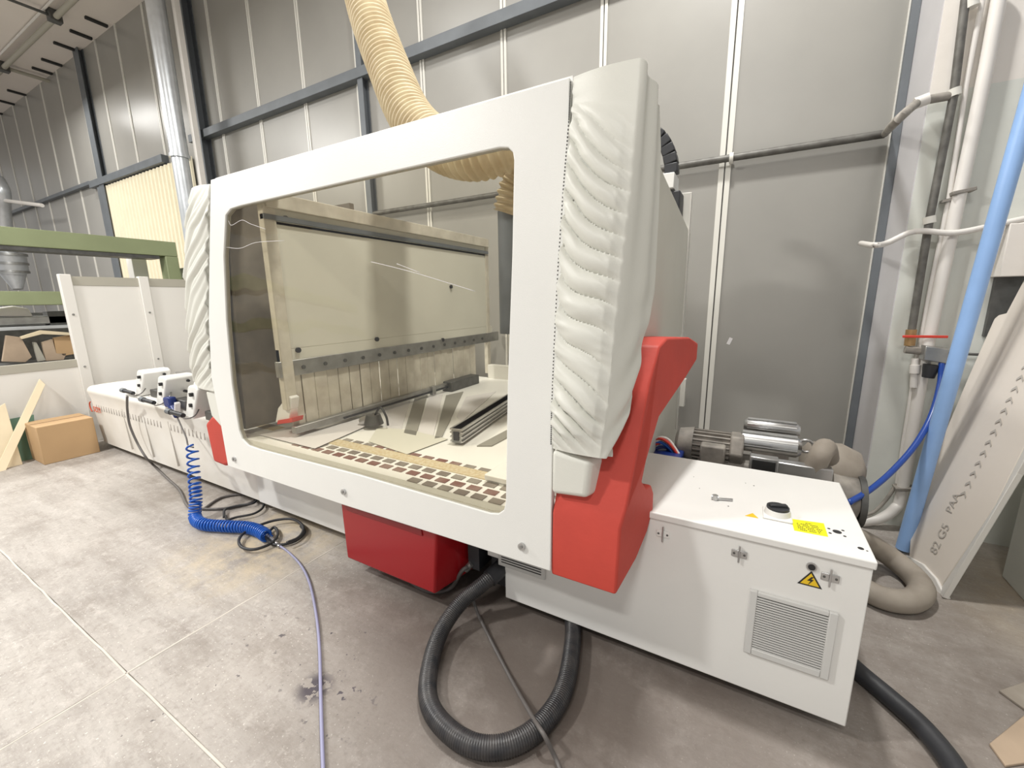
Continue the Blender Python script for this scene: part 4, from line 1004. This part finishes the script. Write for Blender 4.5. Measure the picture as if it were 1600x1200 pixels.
o = MB().tube(spline(pts, 8), 0.016, 10).build('blue_hose', mat('dark_blue_polyurethane', (0.012, 0.06, 0.32), 0.3), smooth=True); tag(o, 'dark blue air hose sagging from the valve to behind the cabinet', 'hose')
# light blue leaning pipe
bp_ = fl(1410, 862, 0.0); tp_ = at(1600, 190, 'y', 3.3)
dd = (tp_ - bp_)
o = MB().tube([bp_ + dd * 0.008, bp_ + dd * 1.9], 0.038, 20).build('light_blue_pipe', M['bluepipe'], smooth='auto'); tag(o, 'light blue plastic pipe leaning from the floor up past the right edge', 'pipe')

# leaning machine cover
LP0 = fl(1480, 935, 0.0); LB = fl(1413, 870, 0.0)
up = Vector((0.29, -0.08, 1)).normalized()
ed = (LB - LP0).normalized(); nrm = up.cross(ed).normalized()
def lp(px, py): return pl(px, py, LP0, nrm)
t = empty('leaning_cover', LP0, 'long cream machine cover with faded lettering leaning at the right', 'cover')
q = [lp(*c) for c in ((1466, 925), (1420, 872), (1423, 815), (1470, 690), (1512, 590), (1553, 498), (1560, 492), (1572, 489), (1620, 398), (1700, 250), (1700, 500), (1625, 650), (1555, 790))]
if nrm.dot(CAM - LP0) < 0: nf = -nrm
else: nf = nrm
MB().prism(q, nf * -0.02).build('cover_face', mat('cream_cover_paint', (0.74, 0.68, 0.61), 0.4, var=0.06, vscale=2, bump=0.15, bscale=20), t, bevel=0.006)
e1 = [lp(*c) for c in ((1466, 925), (1555, 790), (1625, 650), (1700, 500))]
e2 = [lp(*c) for c in ((1482, 937), (1600, 742), (1660, 640), (1735, 500))]
b = MB()
for i in range(3):
    b.prism([e1[i], e1[i + 1], e2[i + 1] + nf * 0.03, e2[i] + nf * 0.03], nf * -0.03)
b.build('turned_edge', M['board'], t, bevel=0.004)
q = [lp(*c) for c in ((1418, 868), (1445, 882), (1466, 905), (1482, 937), (1456, 925))]
MB().prism([p + nf * 0.012 for p in q], nf * -0.03).build('bottom_flange', M['board'], t, bevel=0.005)
# faded chevrons and lettering along the cover
A = lp(1507, 772); B = lp(1600, 582)
dirc = (B - A).normalized(); side = nf.cross(dirc).normalized()
sw = (lp(1520, 772) - lp(1507, 772)).length
cols = M['fadedink']
for k in range(17):
    c = A + (B - A) * (k / 11.5) + nf * 0.003
    if side.dot(lp(1520, 780) - A) < 0: side = -side
    u_, v_ = dirc * 0.020, side * 0.016
    MB().prism([c - v_ * 1.2 - u_ * 0.9, c - v_ * 1.2 - u_ * 0.2, c + v_ * 0.0 + u_ * 0.9, c + v_ * 1.3 - u_ * 0.4, c + v_ * 1.3 - u_ * 1.0, c + v_ * 0.2 + u_ * 0.05], nf * 0.001).build('chevron_mark', cols, t)
text('lettering', '82 G5', 0.075, M['fadedink'], lp(1463, 868) + nf * 0.003, dirc, -side, t, 0.0008)
text('lettering', 'PAA', 0.065, M['fadedink'], lp(1487, 803) + nf * 0.003, dirc, -side, t, 0.0008)

# beige hose loop at right of the cabinet
t = empty('beige_hose', fl(1440, 920), 'thick dusty beige hose looping on the floor beside the leaning cover', 'hose')
r = 0.058
pts = [fl(1322, 838, 0.35), fl(1350, 845, 0.20), fl(1388, 868, 0.10), fl(1425, 898, r), fl(1440, 922, r), fl(1425, 938, r), fl(1395, 938, r), fl(1365, 928, r), fl(1335, 910, r), fl(1290, 880, r)]
MB().tube(spline(pts, 12), r, 18).build('hose', M['beigehose'], t, smooth=True)

# ================================================================ VACUUM PUMPS behind the cabinet
t = empty('vacuum_pump', (0, 2.8, 0), 'dusty grey vacuum pump with finned motor and twin cylinders behind the cabinet', 'pump')
Yp = 2.65
def pv(px, py, y=Yp): return at(px, py, 'y', y)
a = pv(1078, 693); c = pv(1146, 702)
ax = Vector((c.x - a.x, 0, c.z - a.z)); 
za = (a.z + c.z) / 2 
rm = 0.095
MB().tube([(a.x - 0.08, Yp, za), (a.x - 0.06, Yp, za), (a.x + 0.02, Yp, za)], lambda t_, i: (0.06, 0.09, 0.105)[i], 22).build('fan_cover', M['dust'], t, smooth='auto')
MB().cyl((a.x + 0.02, Yp, za), (c.x - 0.02, Yp, za), rm * 0.86, 22).build('motor_body', M['dust'], t, smooth='auto')
for k in range(20):
    an = 2 * math.pi * k / 20; d = Vector((0, math.cos(an), math.sin(an)))
    m0 = Vector(((a.x + c.x) / 2, Yp, za)) + d * rm * 0.93
    MB().obox(m0, Vector(((c.x - a.x) / 2 - 0.02, 0, 0)), d * rm * 0.09, Vector((1, 0, 0)).cross(d) * 0.004).build('cooling_fin', M['dust'], t)
MB().cyl((c.x - 0.02, Yp, za), (c.x + 0.05, Yp, za), rm * 1.15, 6).build('motor_flange', M['dust'], t, bevel=0.01)
MB().box((a.x + c.x) / 2 - 0.05, (a.x + c.x) / 2 + 0.08, Yp - 0.15, Yp - 0.07, za - 0.06, za + 0.05).build('terminal_box', M['dust'], t, bevel=0.01)
MB().box(a.x, pv(1330, 740).x, Yp - 0.12, Yp + 0.16, 0, 0.42).build('pump_base', M['darksteel'], t)
MB().box(a.x + 0.05, pv(1260, 740).x, Yp - 0.08, Yp + 0.12, 0.42, za - 0.05).build('pump_body', M['dust'], t, bevel=0.02)
cm = M['steel']
def cyl_unit(px1, py1, px2, py2, y, rr):
    a = at(px1, py1, 'y', y); c = at(px2, py2, 'y', y); z = (a.z + c.z) / 2
    MB().tube([(a.x - 0.0, y, z), (a.x + 0.02, y, z), (c.x - 0.02, y, z), (c.x, y, z)], lambda t_, i: rr * (0.7 if i in (0, 3) else 1), 20).build('silencer_cylinder', cm, t, smooth='auto')
    for k in range(5):
        an = math.radians(-10 + 40 * k); d = Vector((0, -math.cos(an), math.sin(an)))
        MB().obox(Vector(((a.x + c.x) / 2, y, z)) + d * rr, Vector(((c.x - a.x) / 2 - 0.02, 0, 0)), d * 0.006, Vector((1, 0, 0)).cross(d) * 0.004).build('cylinder_rib', M['alu'], t)
    MB().box((a.x + c.x) / 2 - 0.08, (a.x + c.x) / 2 + 0.1, y - 0.04, y + 0.04, za - 0.05, z).build('cylinder_mount', M['dust'], t)
cyl_unit(1162, 665, 1250, 672, 2.95, 0.045)
cyl_unit(1153, 690, 1252, 697, 2.70, 0.058)
p = pv(1259, 697, 2.7); MB().tube([p + Vector((0.035 * math.cos(k), 0, 0.035 * math.sin(k))) for k in [i * 0.52 for i in range(13)]], 0.008, 8).build('lifting_ring', M['steel'], t, smooth=True)
a = pv(1172, 712, 2.45); MB().box(a.x, a.x + 0.13, 2.44, 2.5, a.z - 0.16, a.z).build('gauge_frame', M['steel'], t, bevel=0.004)
MB().box(a.x + 0.012, a.x + 0.118, 2.434, 2.446, a.z - 0.15, a.z - 0.015).build('dark_gauge_face', M['ink'], t)
a = pv(1215, 722, 2.5); MB().box(a.x, a.x + 0.24, 2.5, 2.56, a.z - 0.08, a.z).build('manifold', M['steel'], t, bevel=0.006)
MB().tube(spline([pv(1268, 760, 2.55), pv(1272, 735, 2.55), pv(1282, 710, 2.55), pv(1290, 700, 2.62), pv(1294, 715, 2.75)], 8), 0.05, 16).build('elbow_hose', M['beigehose'], t, smooth=True)
t = empty('second_pump', (0.5, 3.1, 0), 'rounded dusty beige pump housing beside the plaster pier', 'pump')
c = at(1290, 725, 'y', 3.1)
MB().tube([(c.x - 0.13, 3.1, c.z - 0.02), (c.x - 0.10, 3.1, c.z - 0.02), (c.x + 0.05, 3.1, c.z - 0.03), (c.x + 0.13, 3.1, c.z - 0.05), (c.x + 0.18, 3.1, c.z - 0.06)], lambda t_, i: (0.10, 0.15, 0.17, 0.15, 0.08)[i], 24).build('housing', M['beigehose'], t, smooth='auto', angle=60)
c2 = at(1306, 757, 'y', 2.95)
MB().cyl((c2.x - 0.04, 2.95, c2.z - 0.06), (c2.x + 0.10, 2.95, c2.z - 0.08), 0.135, 24).build('end_drum', M['dust'], t, smooth='auto')
MB().cyl((c2.x + 0.10, 2.95, c2.z - 0.08), (c2.x + 0.13, 2.95, c2.z - 0.08), 0.15, 24).build('drum_rim', M['darksteel'], t, smooth='auto')
MB().box(c.x - 0.15, c.x + 0.15, 2.95, 3.2, 0, c.z - 0.1).build('stand', M['darksteel'], t)
# loose wires beside the bumper
t = empty('wire_bundle', (-0.3, 2.5, 0.75), 'tangle of red, blue and pale wires beside the motor behind the cabinet', 'wires')
for i, (m, z) in enumerate((('redpaint', 0), ('bluehose', -0.03), ('whitepipe', 0.01), ('navy', -0.05), ('seam', -0.02), ('redpaint', -0.03))):
    c = at(1034, 697, 'y', 2.5) + Vector((0, 0, z))
    MB().tube(spline([c + Vector((rnd.uniform(-0.02, 0) - 0.1, 0.02 * i, -0.06)), c + Vector((-0.04, 0, 0.02 + rnd.uniform(0, 0.03))), c + Vector((0.03, 0.01 * i, 0.03)), c + Vector((0.11, 0, -0.06))], 6), 0.009, 8).build('wire', M[m], t, smooth=True)
MB().box(at(1034, 700, 'y', 2.5).x - 0.14, at(1034, 700, 'y', 2.5).x + 0.12, 2.42, 2.62, 0.0, 0.70).build('wire_box', M['navy'], t, bevel=0.01)

# cardboard on the floor bottom right
for (pts, lab) in ((((1545, 1165), (1600, 1120), (1700, 1180), (1570, 1200)), 'brown cardboard piece on the floor at the bottom right corner'),
                   (((1560, 1082), (1600, 1068), (1700, 1120), (1640, 1140)), 'small brown cardboard scrap above the corner piece at the right')):
    q = [fl(x, y, 0.0) for x, y in pts]
    o = MB().prism(q, (0, 0, 0.012)).build('cardboard_piece', M['card2'] if 'corner' in lab[:70] and 'scrap' not in lab else M['beigehose'], bevel=0.003); tag(o, lab, 'cardboard')

# ================================================================ LEFT SIDE: partitions, boxes, green frame
XF = -6.75
t = empty('partition_screen', (XF, 2.4, 0), 'tall white partition screen of two panels behind the bed', 'partition')
def yz(px, py): return at(px, py, 'x', XF)
zt_p = yz(160, 433).z; y1, y2, y3 = yz(104, 500).y, yz(222, 432).y, 4.0
y1 = yz(100, 432).y
for ya, yb in ((y1 + 0.05, y2 - 0.05), (y2 + 0.05, y3)):
    MB().box(XF - 0.03, XF, ya, yb, 0.4, zt_p - 0.10).build('white_panel', M['board'], t, bevel=0.003)
    MB().box(XF - 0.03, XF + 0.005, ya, yb, zt_p - 0.10, zt_p).build('top_rail', M['boardgrey'], t)
for yy_ in (y1, y2):
    MB().box(XF - 0.04, XF + 0.03, yy_ - 0.05, yy_ + 0.05, 0, zt_p + 0.02).build('upright', M['board'], t, bevel=0.006)
    for zz in (0.9, 1.5): MB().cyl((XF + 0.03, yy_, zz), (XF + 0.036, yy_, zz), 0.012, 8).build('rivet', M['alu'], t)
t = empty('low_partition', (XF, 0.5, 0), 'low white partition with a beige top rail at the left edge', 'partition')
zl = at(60, 567, 'x', XF).z
MB().box(XF - 0.04, XF - 0.005, -1.5, y1 - 0.05, 0, zl - 0.09).build('white_panel', M['board'], t)
MB().box(XF - 0.05, XF + 0.0, -1.5, y1 - 0.04, zl - 0.09, zl).build('top_rail', M['boardgrey'], t, bevel=0.003)
# cardboard box
t = empty('cardboard_box', (-6.35, 1.38, 0), 'closed brown cardboard box on the floor at the end of the bed', 'box')
c0_, c1_ = fl(70, 727), fl(157, 706)
xa = (c0_.x + c1_.x) / 2
hb = 0.40
MB().hexa([(xa - 0.4, c0_.y, 0), (xa, c0_.y, 0), (xa, c1_.y, 0), (xa - 0.4, c1_.y, 0), (xa - 0.4, c0_.y, hb), (xa, c0_.y, hb), (xa, c1_.y, hb), (xa - 0.4, c1_.y, hb)]).build('carton', M['cardboard'], t, bevel=0.006)
MB().box(xa - 0.203, xa - 0.197, c0_.y + 0.002, c1_.y - 0.002, hb, hb + 0.002).build('flap_gap', M['brown'], t)
# green board and plywood
def lean(pix, base_x, dxz, th, name, m, lab, cat='board'):
    p0 = Vector((base_x, 1, 0)); nn = Vector((1, 0, dxz))
    q = [pl(x, y, p0, nn) for x, y in pix]
    o = MB().prism(q, Vector((-th, 0, 0))).build(name, M[m], bevel=0.002); tag(o, lab, cat); return o
lean(((15, 655), (53, 648), (58, 720), (20, 730)), -6.55, 0.25, 0.018, 'green_board', 'greenboard', 'dark green board leaning behind the cardboard box')
lean(((-40, 660), (8, 630), (36, 727), (-10, 738), (-40, 735)), -6.42, 0.35, 0.018, 'plywood_board', 'ply', 'wide pale plywood board leaning at the left edge')
lean(((62, 592), (71, 601), (8, 738), (-8, 736)), -6.34, 0.45, 0.018, 'plywood_strip', 'ply', 'narrow pale plywood strip leaning diagonally against the low partition')

# green frame machine
XG = -8.3
t = empty('green_portal', (XG, 2, 0), 'olive green steel machine frame behind the white partition', 'frame')
def g(px, py): return at(px, py, 'x', XG)
za_, zb_ = g(140, 366).z, g(140, 392).z
ye = g(278, 400).y; 
MB().box(XG - 0.35, XG, -4, ye, zb_, za_).build('top_beam', M['greenp'], t, bevel=0.01)
MB().box(XG - 0.33, XG - 0.015, -4, ye - 0.25, zb_ - 0.05, zb_).build('underside_shade', M['darksteel'], t)  # dark strip paints in the shade under the top beam
MB().box(XG - 0.22, XG, ye - (ye - g(258, 400).y), ye, 0, zb_).build('leg', M['greenp'], t, bevel=0.01)
zc_, zd_ = g(50, 455).z, g(50, 477).z
MB().box(XG - 0.25, XG - 0.02, -4, ye - 0.05, zd_, zc_).build('lower_beam', M['greenp'], t, bevel=0.01)
MB().box(XG - 0.7, XG - 0.5, g(228, 410).y, g(252, 410).y, 0, zb_).build('white_post', M['board'], t, bevel=0.01)
MB().box(XG - 0.3, XG + 0.25, ye + 0.08, min(ye + 0.9, 4.3), g(290, 460).z, g(290, 418).z).build('green_block', M['greenp'], t, bevel=0.01)
# machine table and offcuts beyond the low partition
XK = -8.6
def kk(px, py, x=XK): return at(px, py, 'x', x)
t = empty('grey_carriage', kk(60, 500), 'grey machine carriage under the lower green beam', 'machine')
MB().box(XK - 0.3, XK, kk(-40, 500).y, kk(106, 500).y, kk(50, 507).z, kk(60, 494).z).build('carriage_body', M['alu'], t, bevel=0.01)
q = [kk(*c) for c in ((-30, 494), (0, 481), (22, 478), (44, 482), (52, 494))]
MB().prism(q, (-0.2, 0, 0)).build('white_cowl', M['whitepipe'], t, bevel=0.015)
MB().box(XK - 0.2, XK - 0.0, kk(73, 486).y, kk(116, 486).y, kk(90, 510).z, kk(90, 486).z).build('dark_bracket', M['darksteel'], t, bevel=0.006)
MB().box(XK - 0.3, XK + 0.1, kk(-40, 510).y, kk(116, 510).y, kk(60, 514).z, kk(60, 509).z).build('steel_bed', M['galv'], t, bevel=0.004)
o = MB().box(XK - 1.4, XK - 1.2, -1, 3.2, 0, 1.5).build('dark_machine_side', M['darksteel']); tag(o, 'dark machine side behind the cardboard pieces at the left', 'machine')
XQ = -8.2
def k2(px, py): return at(px, py, 'x', XQ)
for pix, m, nm, lab in ((((4, 565), (10, 524), (33, 527), (50, 558), (40, 566)), 'card2', 'cardboard_sheet', 'folded brown cardboard behind the low partition, leftmost'),
                        (((66, 535), (82, 530), (88, 552), (104, 552), (100, 562), (72, 564)), 'card2', 'cardboard_sheet', 'crumpled brown cardboard behind the low partition, middle'),
                        (((84, 528), (118, 522), (124, 552), (100, 556), (88, 552)), 'cardboard', 'cardboard_sheet', 'brown cardboard behind the low partition, nearest the tall screen'),
                        (((30, 526), (62, 516), (112, 520), (114, 524), (64, 522), (32, 530)), 'ply', 'wooden_lath', 'pale wooden lath lying across the cardboard'),
                        (((52, 535), (57, 535), (72, 563), (60, 565)), 'boardgrey', 'grey_box_edge', 'grey framed piece between the cardboard sheets')):
    q = [k2(*c) for c in pix]
    o = MB().prism(q, (-0.06 if m != 'ply' else 0.05, 0, 0)).build(nm, M[m], bevel=0.003); tag(o, lab, 'board' if m in ('ply', 'boardgrey') else 'cardboard')
o = MB().box(XQ - 0.4, XQ + 0.25, kk(-60, 560).y - 0.2, k2(128, 560).y, 0.75, k2(60, 566).z).build('work_table', M['darksteel']); tag(o, 'dark work table carrying the cardboard pieces behind the low partition', 'table')

p_ = [at(*c, 'y', YW - 0.002) for c in ((1135, 537), (1140, 527), (1145, 529), (1140, 539))]
o = MB().prism(p_, (0, 0.003, 0)).build('tape_scrap', M['paper']); tag(o, 'tiny white scrap of tape stuck on the grey wall panel right of the red bumper', 'tape')
